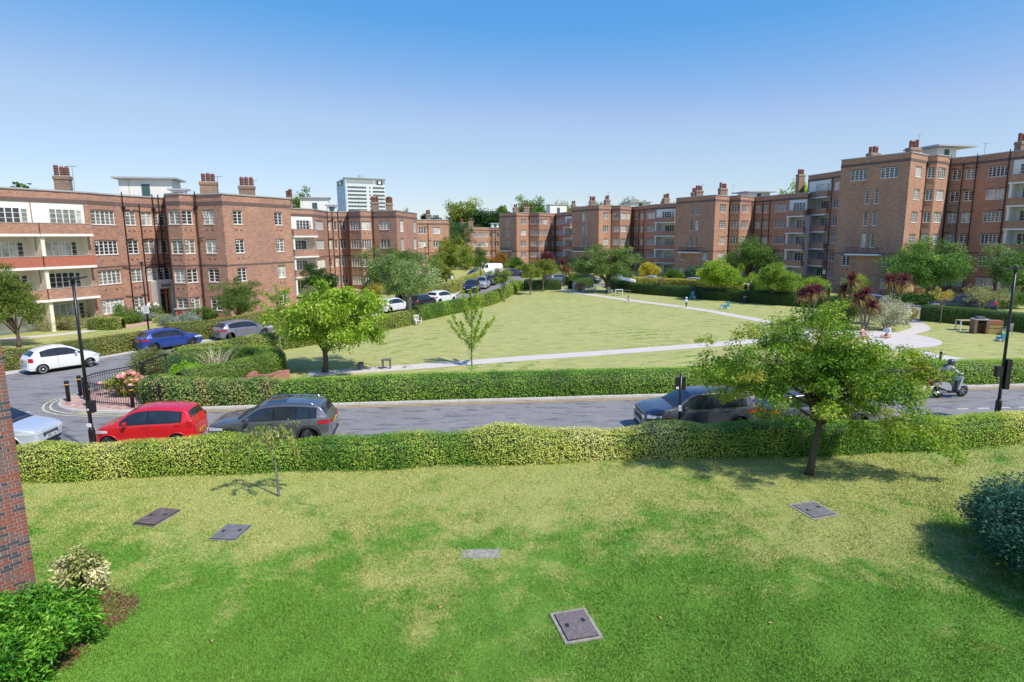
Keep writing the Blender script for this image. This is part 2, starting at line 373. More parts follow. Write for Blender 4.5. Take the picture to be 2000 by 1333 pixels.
def hedge(name, label, line, w, h, leaf=.06, dens=260, cols=((.05, .10, .02), (.12, .2, .04)), patch=.6, group=None, rough=.07, cores=(.06, .085, .025), seed=0, z0=0, leafmt=None, wob=.05, side_cols=None, endcap=True):
    """clipped hedge: a lumpy twiggy core with leaves all over it"""
    L = smooth_line(line, .35); L = np.array([p[:2] for p in L]); n = len(L)
    d = np.gradient(L, axis=0); d /= np.linalg.norm(d, axis=1, keepdims=True); nn = np.c_[-d[:, 1], d[:, 0]]
    s = np.r_[0, np.cumsum(np.linalg.norm(np.diff(L, axis=0), axis=1))]
    hh = np.array([h(q) if callable(h) else h for q in s]); ww = np.array([w(q) if callable(w) else w for q in s])
    if endcap:   # rounded ends
        e = np.clip(np.minimum(s, s[-1] - s) / .35, 0, 1); e = .55 + .45 * np.sqrt(e); ww = ww * e; hh = hh * (.8 + .2 * e)
    prof = []
    for k in range(15):                    # superellipse half section, from base front over the top to base back
        t = math.pi * k / 14; cx, cz = -math.cos(t), math.sin(t); q = 5.0
        r = (abs(cx) ** q + abs(cz) ** q) ** (-1 / q); prof.append((cx * r * .5, cz * r))
    prof = np.array(prof); m_ = len(prof)
    G = np.zeros((n, m_, 3)); 
    for k, (a, b) in enumerate(prof):
        G[:, k, :2] = L + nn * (a * ww)[:, None] * -1; G[:, k, 2] = z0 + b * hh
    off = sn(G.reshape(-1, 3), 1.3, seed).reshape(n, m_) * wob
    cen = np.c_[L, z0 + hh * .5][:, None, :]; dr = G - cen; dr /= np.linalg.norm(dr, axis=2, keepdims=True) + 1e-9
    G = G + dr * off[:, :, None]; G[:, :, 2] = np.maximum(G[:, :, 2], z0 - .02)
    core = cen + (G - cen) * .93
    V = core.reshape(-1, 3); idx = np.arange(n * m_).reshape(n, m_)
    F = np.stack([idx[:-1, :-1], idx[1:, :-1], idx[1:, 1:], idx[:-1, 1:]], -1).reshape(-1, 4)
    root = thing(name, label, 'hedge', (float(L[n // 2, 0]), float(L[n // 2, 1]), z0), 0, group)
    base = np.array([*root.location])
    # leaves
    A = G[:-1, :-1].reshape(-1, 3); B = G[1:, :-1].reshape(-1, 3); D = G[:-1, 1:].reshape(-1, 3); E = G[1:, 1:].reshape(-1, 3)
    nr = np.cross(B - A, D - A); ar = np.linalg.norm(nr, axis=1); nr = nr / (ar[:, None] + 1e-9)
    out = A - np.repeat(cen[:-1], m_ - 1, 1).reshape(-1, 3); sg = np.sign((out * nr).sum(1))[:, None]; nr = nr * sg
    cnt = int(ar.sum() * dens); pick = rng.choice(len(A), cnt, p=ar / ar.sum()); u, v = rng.random((2, cnt, 1))
    P_ = A[pick] * (1 - u) * (1 - v) + B[pick] * u * (1 - v) + D[pick] * (1 - u) * v + E[pick] * u * v
    nn3 = nr[pick]; depth = rng.exponential(.5, (cnt, 1)) * rough
    P_ = P_ + nn3 * (rough * .8 - depth) + rng.normal(size=(cnt, 3)) * .012
    keep = P_[:, 2] > z0 + .02; P_, nn3 = P_[keep], nn3[keep]; cnt = len(P_)
    nrm = nn3 * 1.1 + rv(cnt) * .75 + [0, 0, .25]; dirn = np.cross(nrm, rv(cnt))
    Ls = leaf * rng.uniform(.7, 1.3, cnt)
    LV, LF = leaves(P_, dirn, nrm, Ls, Ls * .55)
    t = .5 + sn(P_, patch, seed + 3) * .45 + rng.normal(size=cnt) * .13
    cl = np.clip(pal(cols, .5 + (t - .5) * 1.25, .2) * 1.42, 0, .9)
    V = np.r_[V, LV]; F2 = LF + len(core.reshape(-1, 3))
    cc = np.tile(np.array(cores), (len(F), 1)) * rng.uniform(.7, 1.3, (len(F), 1))
    me = quads_mesh('foliage', V - base, np.r_[F, F2], np.r_[cc, cl], leafmt or LEAF)
    o = link('foliage', me, root); o['kind'] = 'stuff'
    st = MB()
    for q in range(2, n - 2, max(3, n // 40)):
        x, y = L[q] - base[:2]; st.tube([(x, y, 0), (x + rnd.uniform(-.1, .1), y + rnd.uniform(-.1, .1), hh[q] * .7)], [.03, .015], 5)
    st.build('stem', TWIG, root)['kind'] = 'stuff'
    return root

def crown_mesh(clumps, nleaf, leaf, cols, g, droop=.2, flat_=.75, aspect=.5, spray=1.0, mt=None, up=.5):
    c = np.array([q[:3] for q in clumps]); r = np.array([q[3] for q in clumps]); p = r ** 2; p /= p.sum()
    pick = g.choice(len(c), nleaf, p=p); d = rv(nleaf, g); rad = g.random(nleaf) ** .45
    # inside a clump leaves gather into sprays
    sub = rv(len(c) * 9, g).reshape(len(c), 9, 3) * .62
    k = g.integers(0, 9, nleaf); off = sub[pick, k] * spray + d * (rad * .55)[:, None]
    off *= r[pick][:, None]; off[:, 2] *= flat_
    P_ = c[pick] + off
    nrm = np.array([0, 0, 1.0]) * up + rv(nleaf, g) * .75 + off * .25; dirn = off * np.array([1, 1, .3]) + rv(nleaf, g) * .5 * r[pick][:, None]
    dirn = dirn / (np.linalg.norm(dirn, axis=1, keepdims=True) + 1e-9); dirn[:, 2] -= droop
    Ls = leaf * g.uniform(.65, 1.3, nleaf); V, F = leaves(P_, dirn, nrm, Ls, Ls * aspect)
    t = g.normal(size=len(c)) * .16; t = .5 + t[pick] + g.normal(size=nleaf) * .16 + sn(P_, .7, 5) * .14
    return V, F, pal(cols, t, .12, g)

def tree(name, label, base, trunk_h, trunk_r, cen, rad, nclump, nleaf, leaf, cols, seed, bark_=None, cat='tree', group=None, lean=(0, 0), droop=.25, flat_=.75, clump=.34, aspect=.5, shell=.55, mt=None, up=.5, base_z=0, extra=(), limbs=14, cap=None):
    """cen, rad: crown centre relative to base, and half axes"""
    g = np.random.default_rng(seed); q = random.Random(seed)
    root = thing(name, label, cat, (base[0], base[1], base_z), 0, group)
    cl = []
    for i in range(nclump):
        d = rv(1, g)[0]; rr = shell + (1 - shell) * g.random() if i % 4 else g.random() * .6
        if d[2] < -.55: d[2] *= .5
        s = clump * g.uniform(.55, 1.25); rr *= 1 + .30 * float(sn(d[None] * 1.6, 1.0, seed)[0])
        cl.append((cen[0] + d[0] * rad[0] * rr * (1 - s * .5), cen[1] + d[1] * rad[1] * rr * (1 - s * .5), cen[2] + d[2] * rad[2] * rr * (1 - s * .5), s * (rad[0] + rad[1] + rad[2]) / 3))
    if cap: cl = [(a_, b_, min(c_, cap(a_)), d_) for a_, b_, c_, d_ in cl]
    cl += list(extra)
    V, F, c = crown_mesh(cl, nleaf, leaf, cols, g, droop, flat_, aspect, 1.0, mt, up)
    V[:, 2] = np.maximum(V[:, 2], .05)
    o = link('crown', quads_mesh('crown', V, F, c, mt or LEAF), root); o['kind'] = 'stuff'
    mb = MB(); fk = Vector((lean[0], lean[1], trunk_h)); pts = []; rr = []
    for k in range(6):
        t = k / 5; pts.append(Vector((fk.x * t + math.sin(t * 3) * trunk_r * .4, fk.y * t, fk.z * t))); rr.append(trunk_r * (1.35 if k == 0 else 1.06 - .3 * t))
    mb.tube(pts, rr, 10); mb.build('trunk', bark_ or BARK, root, True)
    lb = MB(); order = sorted(cl, key=lambda e: -e[3])
    for i, e in enumerate(order[:limbs * 2]):
        tgt = Vector(e[:3]); st = fk * (1 if i < 3 else q.uniform(.58, 1.0)); 
        if i >= limbs: st = st.lerp(Vector(cen), .5)
        mid = st.lerp(tgt, .5) + Vector((q.uniform(-.1, .1), q.uniform(-.1, .1), .12)) * (tgt - st).length
        r1 = trunk_r * (.5 if i < limbs else .25)
        lb.tube([st, st.lerp(mid, .5) + Vector((0, 0, .03)), mid, tgt.lerp(mid, .4), tgt], [r1, r1 * .75, r1 * .5, r1 * .3, r1 * .12], 6)
    lb.build('limbs', bark_ or BARK, root, True)['kind'] = 'stuff'
    return root

def shrub(name, label, base, rad, n, leaf, cols, seed, cat='shrub', group=None, h=None, aspect=.5, nclump=16, mt=None, flat_=1.0, up=.4, clump=.42, flowers=None, ztop=None, droop=0.0, block=False):
    """low bush from the ground: leaves gathered in clumps on a few stems"""
    g = np.random.default_rng(seed); h = h or rad * 1.2; root = thing(name, label, cat, (*base[:2], 0), 0, group); cl = []
    rx, ry = rad if hasattr(rad, '__len__') else (rad, rad)
    for i in range(nclump):
        a = g.uniform(0, 6.283); e = math.asin(g.uniform(-.1, 1)); rr = .72 if i % 5 else g.random() * .5
        cl.append((rx * rr * math.cos(a) * math.cos(e), ry * rr * math.sin(a) * math.cos(e), h * (.24 + .56 * rr * max(0, math.sin(e)) ** .8), clump * min(rx, ry, h) * g.uniform(.8, 1.2)))
    if block: cl = [(g.uniform(-.82, .82) * rx, g.uniform(-.82, .82) * ry, h * (.80 if i % 3 else g.uniform(.2, .8)), clump * h * .5) for i in range(nclump)]
    V, F, c = crown_mesh(cl, n, leaf, cols, g, droop, flat_, aspect, 1.0, mt, up); V[:, 2] = np.maximum(V[:, 2], .02)
    o = link('foliage', quads_mesh('foliage', V, F, c, mt or LEAF), root); o['kind'] = 'stuff'
    mb = MB()
    for e in cl[:9]: mb.tube([(e[0] * .12, e[1] * .12, 0), (e[0] * .5, e[1] * .5, e[2] * .6), (e[0], e[1], e[2])], [.035, .022, .008], 5)
    mb.build('stem', BARK, root)['kind'] = 'stuff'
    if flowers:
        nf, fs, fc = flowers; P_ = []
        for i in range(nf):
            e = cl[g.integers(len(cl))]; d = rv(1, g)[0]; d[2] = abs(d[2]) * .8 + .2; d[1] = -abs(d[1]) if g.random() < .6 else d[1]
            P_.append(np.array(e[:3]) + d / np.linalg.norm(d) * e[3] * 1.05)
        P_ = np.array(P_)
        for cpos in P_:
            k = 46; d = rv(k, g); V, F = leaves(cpos + d * fs * .5, np.cross(d, rv(k, g)), d, np.full(k, fs * .5), np.full(k, fs * .42))
            link('flower_head', quads_mesh('flower_head', V, F, pal(fc, g.random() * .6 + g.random(k) * .4, .1, g), LEAF), root)
    return root
# ---- plan of the brick blocks in metres: front corners, windows, balconies, pipes
BUILDINGS = [{'balc': [(0, 2.4, 6.63), (0, 6.7, 10.81)],
  'key': 'A',
  'n': 4,
  'pipes': [(2, 0.67), (2, 2.31), (2, 3.78), (2, 4.42), (6, 0.28)],
  'pts': [(-42.11, 45.35), (-37.32, 55.44), (-36.84, 58.56), (-34.85, 63.36), (-31.8, 58.04), (-30.3, 57.54), (-29.8, 59.11), (-26.64, 58.02), (-23.14, 65.88)],
  'roof': 11.65,
  'slabs': [],
  'wins': [(1, 'w', 'all', 0.25, 2.91), (2, 'w', 'all', 0.82, 1.87), (2, 'w', 'all', 2.44, 3.59), (2, 'w', 'up', 3.8, 4.3), (2, 'w', 'up', 4.45, 5.0), (4, 'w', 'all', 0.12, 1.43),
           (5, 'w', 'all', 0.12, 1.35), (6, 'w', 'all', 1.0, 2.28), (7, 'w', 'all', 1.14, 2.2), (7, 'w', 'all', 6.29, 7.35)],
  'z0': 0.0},
 {'balc': [(0, 0.12, 4.13)],
  'key': 'B',
  'n': 4,
  'pipes': [(2, 0.1), (2, 0.87), (2, 1.78), (6, 0.29)],
  'pts': [(-29.4, 82.38), (-27.11, 86.07), (-27.51, 93.46), (-24.86, 95.87), (-24.21, 93.55), (-22.17, 92.31), (-20.95, 94.18), (-16.84, 92.08), (-15.58, 103.99)],
  'roof': 11.5,
  'slabs': [],
  'wins': [(1, 'w', 'all', 0.58, 4.98), (2, 'w', 'all', 0.12, 0.54), (2, 'w', 'all', 1.09, 1.55), (2, 'w', 'all', 1.98, 3.02), (4, 'w', 'all', 0.17, 2.2), (5, 'w', 'all', 0.12, 1.97),
           (6, 'w', 'all', 1.44, 3.19), (7, 'n', 'all', 1.81, 3.51), (7, 'n', 'all', 9.41, 10.89)],
  'z0': -0.15},
 {'balc': [],
  'key': 'C',
  'n': 4,
  'pipes': [(0, 2.53)],
  'pts': [(-18.87, 124.02), (-12.89, 127.54), (-13.36, 135.34)],
  'roof': 11.1,
  'slabs': [],
  'wins': [(0, 'w', 'all', 0.53, 2.07), (0, 'w', 'all', 3.56, 5.23)],
  'z0': -0.55},
 {'balc': [],
  'key': 'D',
  'n': 4,
  'pipes': [(2, 0.9), (2, 1.99)],
  'pts': [(-13.08, 171.28), (-9.81, 175.46), (-6.54, 184.45), (-3.43, 184.11)],
  'roof': 10.4,
  'slabs': [],
  'wins': [(0, 'w', 'all', 4.12, 5.19), (1, 'w', 'all', 0.7, 6.31), (1, 'w', 'all', 6.91, 8.73), (2, 'w', 'all', 0.12, 0.7), (2, 'w', 'all', 1.47, 1.94), (2, 'w', 'all', 2.18, 2.91)],
  'z0': -1.25},
 {'balc': [(6, 0.23, 3.04)],
  'key': 'E',
  'n': 5,
  'pipes': [(1, 5.08), (4, 0.2), (4, 1.7)],
  'pts': [(-3.0, 159.61), (1.33, 152.01), (4.46, 156.14), (6.93, 154.39), (10.03, 160.63), (11.51, 161.98), (13.12, 153.74), (14.79, 151.0)],
  'roof': 13.45,
  'slabs': [(0, 1.15, 6.42, 4.23)],
  'wins': [(0, 'n', 'mid', 3.24, 4.04), (0, 'n', 'mid', 4.44, 5.23), (0, 'w', 'low', 6.35, 7.84), (1, 'w', 'all', 1.85, 3.93), (2, 'w', 'all', 0.49, 2.91), (3, 'w', 'all', 0.34, 2.12),
           (3, 'w', 'all', 2.61, 5.28), (4, 'w', 'all', 0.49, 1.37), (5, 'w', 'all', 0.51, 7.87)],
  'z0': -0.9},
 {'balc': [(7, 0.2, 4.6)],
  'key': 'F',
  'n': 5,
  'pipes': [(1, 4.19), (5, 0.99), (5, 3.34), (5, 5.28)],
  'pts': [(13.43, 138.29), (18.21, 129.85), (21.28, 132.84), (22.97, 131.63), (26.0, 136.45), (26.68, 138.62), (28.47, 133.55), (29.66, 128.58), (32.96, 125.21)],
  'roof': 13.9,
  'slabs': [(0, 1.31, 7.11, 4.43)],
  'wins': [(0, 'n', 'mid', 3.84, 4.69), (0, 'n', 'mid', 5.07, 5.86), (0, 'w', 'low', 1.31, 2.55), (1, 'w', 'all', 1.54, 3.34), (2, 'w', 'all', 0.56, 1.96), (3, 'w', 'all', 0.48, 3.11),
           (3, 'w', 'all', 3.48, 5.37), (5, 'w', 'all', 1.48, 3.0), (5, 'w', 'all', 3.91, 5.26), (6, 'w', 'all', 1.26, 4.88)],
  'z0': -0.45},
 {'balc': [(7, 0.22, 3.36)],
  'key': 'G',
  'n': 5,
  'pipes': [(1, 4.84), (4, 1.23), (4, 2.37), (5, 1.9), (6, 0.11)],
  'pts': [(29.73, 113.09), (34.15, 104.93), (37.73, 108.34), (39.06, 106.92), (41.6, 109.62), (43.23, 111.48), (44.77, 108.53), (45.83, 103.82), (47.64, 100.85)],
  'roof': 14.18,
  'slabs': [(0, 1.67, 6.73, 4.67)],
  'wins': [(0, 'n', 'mid', 3.63, 4.28), (0, 'n', 'mid', 4.9, 5.58), (0, 'w', 'low', 1.28, 2.36), (0, 'w', 'low', 6.81, 7.95), (1, 'w', 'all', 1.65, 3.78), (2, 'w', 'all', 0.4, 1.83),
           (3, 'w', 'all', 0.74, 2.42), (3, 'w', 'all', 2.64, 3.59), (5, 'w', 'all', 0.36, 1.52), (5, 'w', 'all', 2.08, 3.21), (6, 'w', 'all', 1.41, 4.47)],
  'z0': -0.17},
 {'balc': [(0, 0.35, 5.4)],
  'key': 'H',
  'n': 6,
  'pipes': [(1, 0.46)],
  'pts': [(48.86, 103.85), (49.99, 98.45), (50.08, 96.08)],
  'roof': 17.05,
  'slabs': [],
  'wins': [(1, 'w', 'all', 0.93, 2.25)],
  'z0': -0.0},
 {'balc': [(7, 0.35, 3.45), (7, 3.54, 6.24)],
  'key': 'I',
  'n': 6,
  'pipes': [(1, 5.01), (4, 2.32), (5, 1.59), (5, 0.12), (5, 3.01), (6, 3.88)],
  'pts': [(43.12, 82.75), (47.44, 75.29), (51.58, 78.54), (52.42, 78.02), (54.73, 79.56), (56.72, 81.97), (58.48, 79.4), (59.48, 75.55), (63.34, 68.46)],
  'roof': 17.05,
  'slabs': [(0, 1.84, 6.23, 5.0)],
  'wins': [(0, 'w', 'top', 1.38, 3.52), (0, 'w', 'top', 5.19, 7.32), (0, 'n', 'midH', 3.49, 4.04), (0, 'n', 'midH', 4.65, 5.18), (0, 'w', 'low', 1.12, 2.17), (0, 'w', 'low', 6.32, 7.37),
           (1, 'w', 'all', 1.79, 3.68), (2, 'w', 'all', 0.12, 0.87), (3, 'w', 'all', 0.57, 2.66), (5, 'w', 'all', 0.44, 1.45), (5, 'w', 'all', 1.96, 2.99), (6, 'w', 'all', 1.41, 3.86)],
  'z0': -0.0}]
CHIMNEYS =  [('A', -43.86, 62, 11.55, 2.0, 3, 1.32, 0.3), ('A', -32.5, 68, 11.55, 1.89, 3, 1.68, 0.3), ('A', -28.0, 67, 11.55, 1.35, 3, 1.54, 0.3), ('A', -28.14, 80, 11.55, 0.98, 2, 0.66, 0.3), ('B', -21.64, 100, 11.4, 1.59, 3, 1.15, 0.3), ('B', -18.98, 98, 11.4, 1.3, 3, 0.97, 0.3), ('C', -17.86, 135, 11.0, 1.38, 2, 0.89, 0.3), ('D', -14.95, 190, 10.3, 1.59, 2, 1.41, 0.3), ('D', -12.3, 190, 10.3, 1.87, 2, 1.56, 0.3), ('E', 1.18, 160, 13.35, 1.44, 2, 1.31, 0.3), ('E', 3.97, 162, 13.35, 1.64, 3, 1.46, 0.3), ('F', 14.93, 150, 13.8, 1.14, 2, 0.86, 0.3), ('F', 18.4, 142, 13.8, 1.49, 3, 1.28, 0.3), ('F', 21.44, 140, 13.8, 1.58, 2, 1.15, 0.3), ('F', 33.31, 135, 13.8, 1.52, 3, 1.33, 0.3), ('G', 34.35, 118, 14.08, 1.23, 2, 0.97, 0.3), ('G', 34.6, 116, 14.08, 1.45, 3, 1.43, 0.3), ('G', 37.67, 112, 14.08, 1.5, 3, 1.47, 0.3), ('H', 51.33, 112, 14.25, 3.6, 3, 1.29, 0.3), ('I', 47.91, 84, 16.95, 0.9, 3, 1.52, 0.3), ('I', 50.59, 80, 16.95, 0.99, 3, 1.71, 0.3), ('I', 60.87, 76, 16.95, 1.07, 2, 1.12, 0.3)]
PLANTS =  [('A', -39.88, 70, 11.6, 5.18, 3.62, 2.45, 0.25, 0.5), ('A', -34.66, 66, 11.6, 1.3, 0.91, 1.01, 0.25, 0.3), ('B', -32.36, 104, 11.45, 4.44, 3.11, 2.63, 0.25, 0.3), ('B', -28.5, 100, 11.45, 1.48, 1.04, 1.25, 0.25, 0.3), ('D', -5.0, 190, 10.35, 2.19, 1.53, 1.36, 0.25, 0.4), ('E', 12.34, 170, 13.399999999999999, 4.75, 3.32, 2.63, 0.25, 0.2), ('F', 29.39, 146, 13.85, 4.8, 3.36, 1.4, 0.25, 0.5), ('G', 45.47, 118, 14.129999999999999, 4.65, 3.26, 1.23, 0.25, 0.8), ('G', 47.6, 122, 14.129999999999999, 2.01, 1.4, 1.59, 0.25, 0.8), ('I', 57.9, 86, 17.0, 3.25, 2.28, 1.82, 0.25, 1.6)]
AERIALS =  [('A', -43.51, 63, 11.65, 3.18), ('A', -30.58, 66, 11.65, 2.38), ('A', -28.45, 70, 11.65, 2.36), ('F', 21.64, 140, 13.9, 3.24), ('I', 52.46, 82, 17.05, 3.08), ('G', 34.9, 115, 14.18, 2.65), ('B', -24.44, 101, 11.5, 2.63), ('B', -20.95, 102, 11.5, 2.75), ('B', -32.47, 98, 11.5, 2.42), ('E', 0.27, 158, 13.45, 2.24), ('F', 17.33, 140, 13.9, 2.5), ('G', 40.16, 114, 14.18, 2.35), ('I', 48.21, 84, 17.05, 2.01), ('I', 61.06, 82, 17.05, 1.94), ('A', -39.9, 66, 11.65, 2.09)]
TOWER =  [(-176.35, 640), (-157.41, 600), (-123.19, 620), 64.49]
# ---------------------------------------------------------------- ground, roads, paths
mb = MB(); 
mb.poly([(-2500, -400, 0), (2500, -400, 0), (2500, 2600, 0), (-2500, 2600, 0)]); tag(mb.build('ground', GRASS_C), 'dry yellow green grass of the courtyard and gardens', kind='structure')
flat('front_lawn', [(-40, -12), (70, -12), (70, 27.6), (40, 24.6), (18.5, 21.6), (10.5, 20.4), (4, 20.2), (-4.4, 19.5), (-10, 19.2), (-16, 18.7), (-40, 16.9)], .004, GRASS_F)
RD = .078
def ky(x): return 27.75 + RD * x        # far kerb of the near road
flat('pavement', [(-60, 16.6), (60, 26), (60, 28.3), (-60, 18.2)], .008, PAVE)
flat('road', [(-70, 17.7 + .4), (60, 26.7), (60, ky(60)), (-16, ky(-16)), (-19, 26.0), (-21.5, 30.0), (-20.4, 34), (-23, 44), (-34, 33), (-70, 24)], .012, ASPHALT)
left_far = [(-60, 26.5), (-38, 30.8), (-29.6, 34.6), (-26.6, 39.4), (-24.5, 43.2), (-22.3, 46.2), (-18.6, 51.2), (-14.6, 58.5), (-10.6, 66), (-8.6, 74), (-7.4, 84), (-5.6, 100), (-4.6, 118), (-6, 140)]
left_near = [(-60, 14), (-34, 17), (-24, 24), (-22.1, 28.3), (-22.6, 31.5), (-21.0, 35.3), (-17.6, 41.2), (-14.6, 46.4), (-8.8, 57.2), (-5.2, 64.6), (-3.0, 69), (-1.6, 80), (.2, 92), (1.6, 108), (2.4, 122), (4, 140)]
a = smooth_line(left_far, 2); b = smooth_line(left_near, 2)
def resample(P, n):
    P = np.array(P); s = np.r_[0, np.cumsum(np.linalg.norm(np.diff(P, axis=0), axis=1))]; t = np.linspace(0, s[-1], n)
    return np.c_[np.interp(t, s, P[:, 0]), np.interp(t, s, P[:, 1])]
a = resample(a, 60); b = resample(b, 60); mb = MB()
for i in range(59): mb.poly([(*b[i], .016), (*b[i + 1], .016), (*a[i + 1], .016), (*a[i], .016)])
tag(mb.build('side_road', ASPHALT), kind='structure')
# cross road at the far end of the courtyard and the service road on its right
ribbon('far_road', smooth_line([(-6, 122), (2, 108), (8, 97), (14, 98), (24, 90), (32, 82), (40, 70), (46, 60), (50, 48), (56, 36)], 2), 5.4, .020, ASPHALT)
# paths over the grass
ribbon('courtyard_path', smooth_line([(-11.5, 33.9), (-5, 35.9), (0, 37.7), (9, 40.6), (18, 43.8), (23, 45)], 1), 1.45, .006, PATHM)
ribbon('far_courtyard_path', smooth_line([(7.0, 90), (8.0, 86), (13.5, 74.5), (19.2, 64), (22.2, 55), (24.6, 48)], 1), 1.35, .006, PATHM)
ribbon('patio_path', smooth_line([(25, 42), (26.4, 37.8), (27.6, 34), (28.6, 30.9)], 1), 1.5, .010, PATHM)
ribbon('gate_path', smooth_line([(28.5, 45.5), (33, 49), (35.4, 54.5)], 1), 1.3, .010, PATHM)
cx, cy = 26.2, 44.6
flat('patio', [(cx + 4.6 * math.cos(t * math.pi / 20), cy + 4.3 * math.sin(t * math.pi / 20)) for t in range(40)], .014, PATHM)
ribbon('garden_path', smooth_line([(-46, 44), (-39.8, 47.2), (-36.2, 50.6), (-35.6, 54.8), (-37.5, 57)], 1), 1.4, .006, PATHM)
ribbon('entrance_path', smooth_line([(-34.2, 52.5), (-33.6, 56), (-32.8, 60.2)], 1), 1.6, .010, BRICKPATH)
ribbon('far_garden_path', smooth_line([(-12, 92), (-9.6, 88), (-8, 84)], 1), 1.3, .006, PATHM)
ribbon('garden_pavement', smooth_line([(-42, 29.3), (-30.2, 33.9), (-27.2, 39.0), (-24.8, 43.4), (-22.6, 46.4), (-18.9, 51.4), (-14.9, 58.7), (-10.9, 66.2), (-9.0, 74), (-7.8, 84), (-6, 100)], 1), 1.1, .020, PAVE)

# kerbs: one stone after the other
def kerb(label, pts, w=.15, h=.11, Ls=.9, z=0):
    P = smooth_line(pts, .1); P = np.array([p[:2] for p in P]); s = np.r_[0, np.cumsum(np.linalg.norm(np.diff(P, axis=0), axis=1))]
    root = tag(thing('kerb', None, None, (float(P[0, 0]), float(P[0, 1]), z)), label, kind='structure')
    if 'category' in root: del root['category']
    meshes = []
    for v in range(3):
        k = MB(); hh = h + .004 * v
        k.poly([(-Ls / 2, 0, 0), (Ls / 2, 0, 0), (Ls / 2, .015, hh - .02), (Ls / 2, .035, hh), (-Ls / 2, .035, hh), (-Ls / 2, .015, hh - .02)][:0] or [(-Ls / 2, 0, 0), (Ls / 2, 0, 0), (Ls / 2, .02, hh - .02), (-Ls / 2, .02, hh - .02)])
        k.poly([(-Ls / 2, .02, hh - .02), (Ls / 2, .02, hh - .02), (Ls / 2, .045, hh), (-Ls / 2, .045, hh)])
        k.poly([(-Ls / 2, .045, hh), (Ls / 2, .045, hh), (Ls / 2, w, hh), (-Ls / 2, w, hh)])
        k.poly([(-Ls / 2, w, hh), (Ls / 2, w, hh), (Ls / 2, w, 0), (-Ls / 2, w, 0)])
        k.poly([(-Ls / 2, 0, 0), (-Ls / 2, .02, hh - .02), (-Ls / 2, .045, hh), (-Ls / 2, w, hh), (-Ls / 2, w, 0)]); k.poly([(Ls / 2, 0, 0), (Ls / 2, w, 0), (Ls / 2, w, hh), (Ls / 2, .045, hh), (Ls / 2, .02, hh - .02)])
        meshes.append(k.mesh('kerb_stone', SOLDIER))
    n = int(s[-1] // (Ls + .012))
    for i in range(n):
        t = (i + .5) * (Ls + .012); x, y = np.interp(t, s, P[:, 0]), np.interp(t, s, P[:, 1])
        x2, y2 = np.interp(t + .2, s, P[:, 0]), np.interp(t + .2, s, P[:, 1])
        link('kerb_stone', meshes[rnd.randrange(3)], root, (x - P[0, 0], y - P[0, 1], 0), (0, 0, math.atan2(y2 - y, x2 - x)))
    return root
kerb('far kerb of pale stones along the near road', [(x, ky(x), 0) for x in (-15.2, -10, 0, 10, 20, 32)])
# the island corner: raised pavement of small bricks inside a curved kerb
isl = [(-15.3, ky(-15.4) - .02), (-17.4, 26.25), (-19.2, 26.35), (-20.6, 27.05), (-21.35, 28.2), (-21.35, 29.3), (-20.9, 30.6), (-20.3, 32.2)]
kerb('curved kerb round the island corner', [(x, y) for x, y in isl[::-1]][::-1][::-1], Ls=.55)
isl2 = smooth_line([np.array(p) for p in isl], .3)
mb = MB(); mb.poly([(p[0] + .1 * (1 if p[1] > 27 else 0), p[1] + .12, .10) for p in isl2][::-1] + [(-15.2, 27.4, .10), (-15.2, 34, .1), (-19, 34, .1)])
tag(mb.build('island_pavement', BRICKPATH), 'brick paved island corner inside the curved kerb', kind='structure')
# bricks of that pavement, laid as rows where the photo still shows them
isl_p = [(p[0], p[1]) for p in isl2] + [(-15.2, 27.4), (-15.2, 33), (-19.6, 33)]
def inside(x, y, P):
    c = False; j = len(P) - 1
    for i in range(len(P)):
        if (P[i][1] > y) != (P[j][1] > y) and x < (P[j][0] - P[i][0]) * (y - P[i][1]) / (P[j][1] - P[i][1]) + P[i][0]: c = not c
        j = i
    return c
mb = MB()
for i in range(60):
    for j in range(80):
        x = -21.6 + i * .205 + (.1 if j % 2 else 0); y = 26.1 + j * .105
        if inside(x, y, isl_p) and inside(x - .2, y - .2, isl_p) and inside(x + .2, y - .1, isl_p) and x < -15.4 and y < 31.5:
            mb.box(x - .097, x + .097, y - .047, y + .047, .1, .108 + rnd.uniform(0, .004), rnd.randrange(3))
PB = [path_mat('paving_brick_%s' % k, c, c2) for k, c, c2 in (('pink', (.52, .33, .27), (.58, .39, .33)), ('red', (.44, .24, .19), (.50, .29, .23)), ('pale', (.58, .45, .38), (.62, .50, .44)))]
o = mb.build('paving_bricks', PB); tag(o, 'small bricks paving the island corner', 'paving', kind='stuff')

# painted lines: sheets on the asphalt
def line_paint(name, pts, off, w, mt, label):
    P = smooth_line([np.array(p[:2], float) for p in pts], .4); A, B = strip(P, abs(off) * 2, .022)
    Q = A if off > 0 else B; return ribbon(name, [(q[0], q[1]) for q in Q], w, .024, mt, label)
kl = [(-14.0, ky(-14)), (-5, ky(-5)), (5, ky(5)), (15, ky(15)), (35, ky(35))]
line_paint('yellow_line', kl, -.22, .075, YPAINT, 'outer yellow line beside the far kerb'); line_paint('yellow_line', kl, -.42, .075, YPAINT, 'inner yellow line beside the far kerb')
kc = isl[:]
line_paint('cream_line', kc, .28, .08, CPAINT, 'cream line nearest the curved kerb'); line_paint('cream_line', kc, .55, .08, CPAINT, 'cream line farther from the curved kerb')
for i in range(4): 
    x = 19.3 + i * .95; y = 25.75 + i * .06
    tag(MB().box(x, x + .5, y, y + .09, .012, .016).build('bay_marking', WPAINT), 'white parking bay dash on the road', kind='structure')
line_paint('yellow_line', left_far[2:12], -.85, .08, YPAINT, 'yellow line beside the garden pavement')

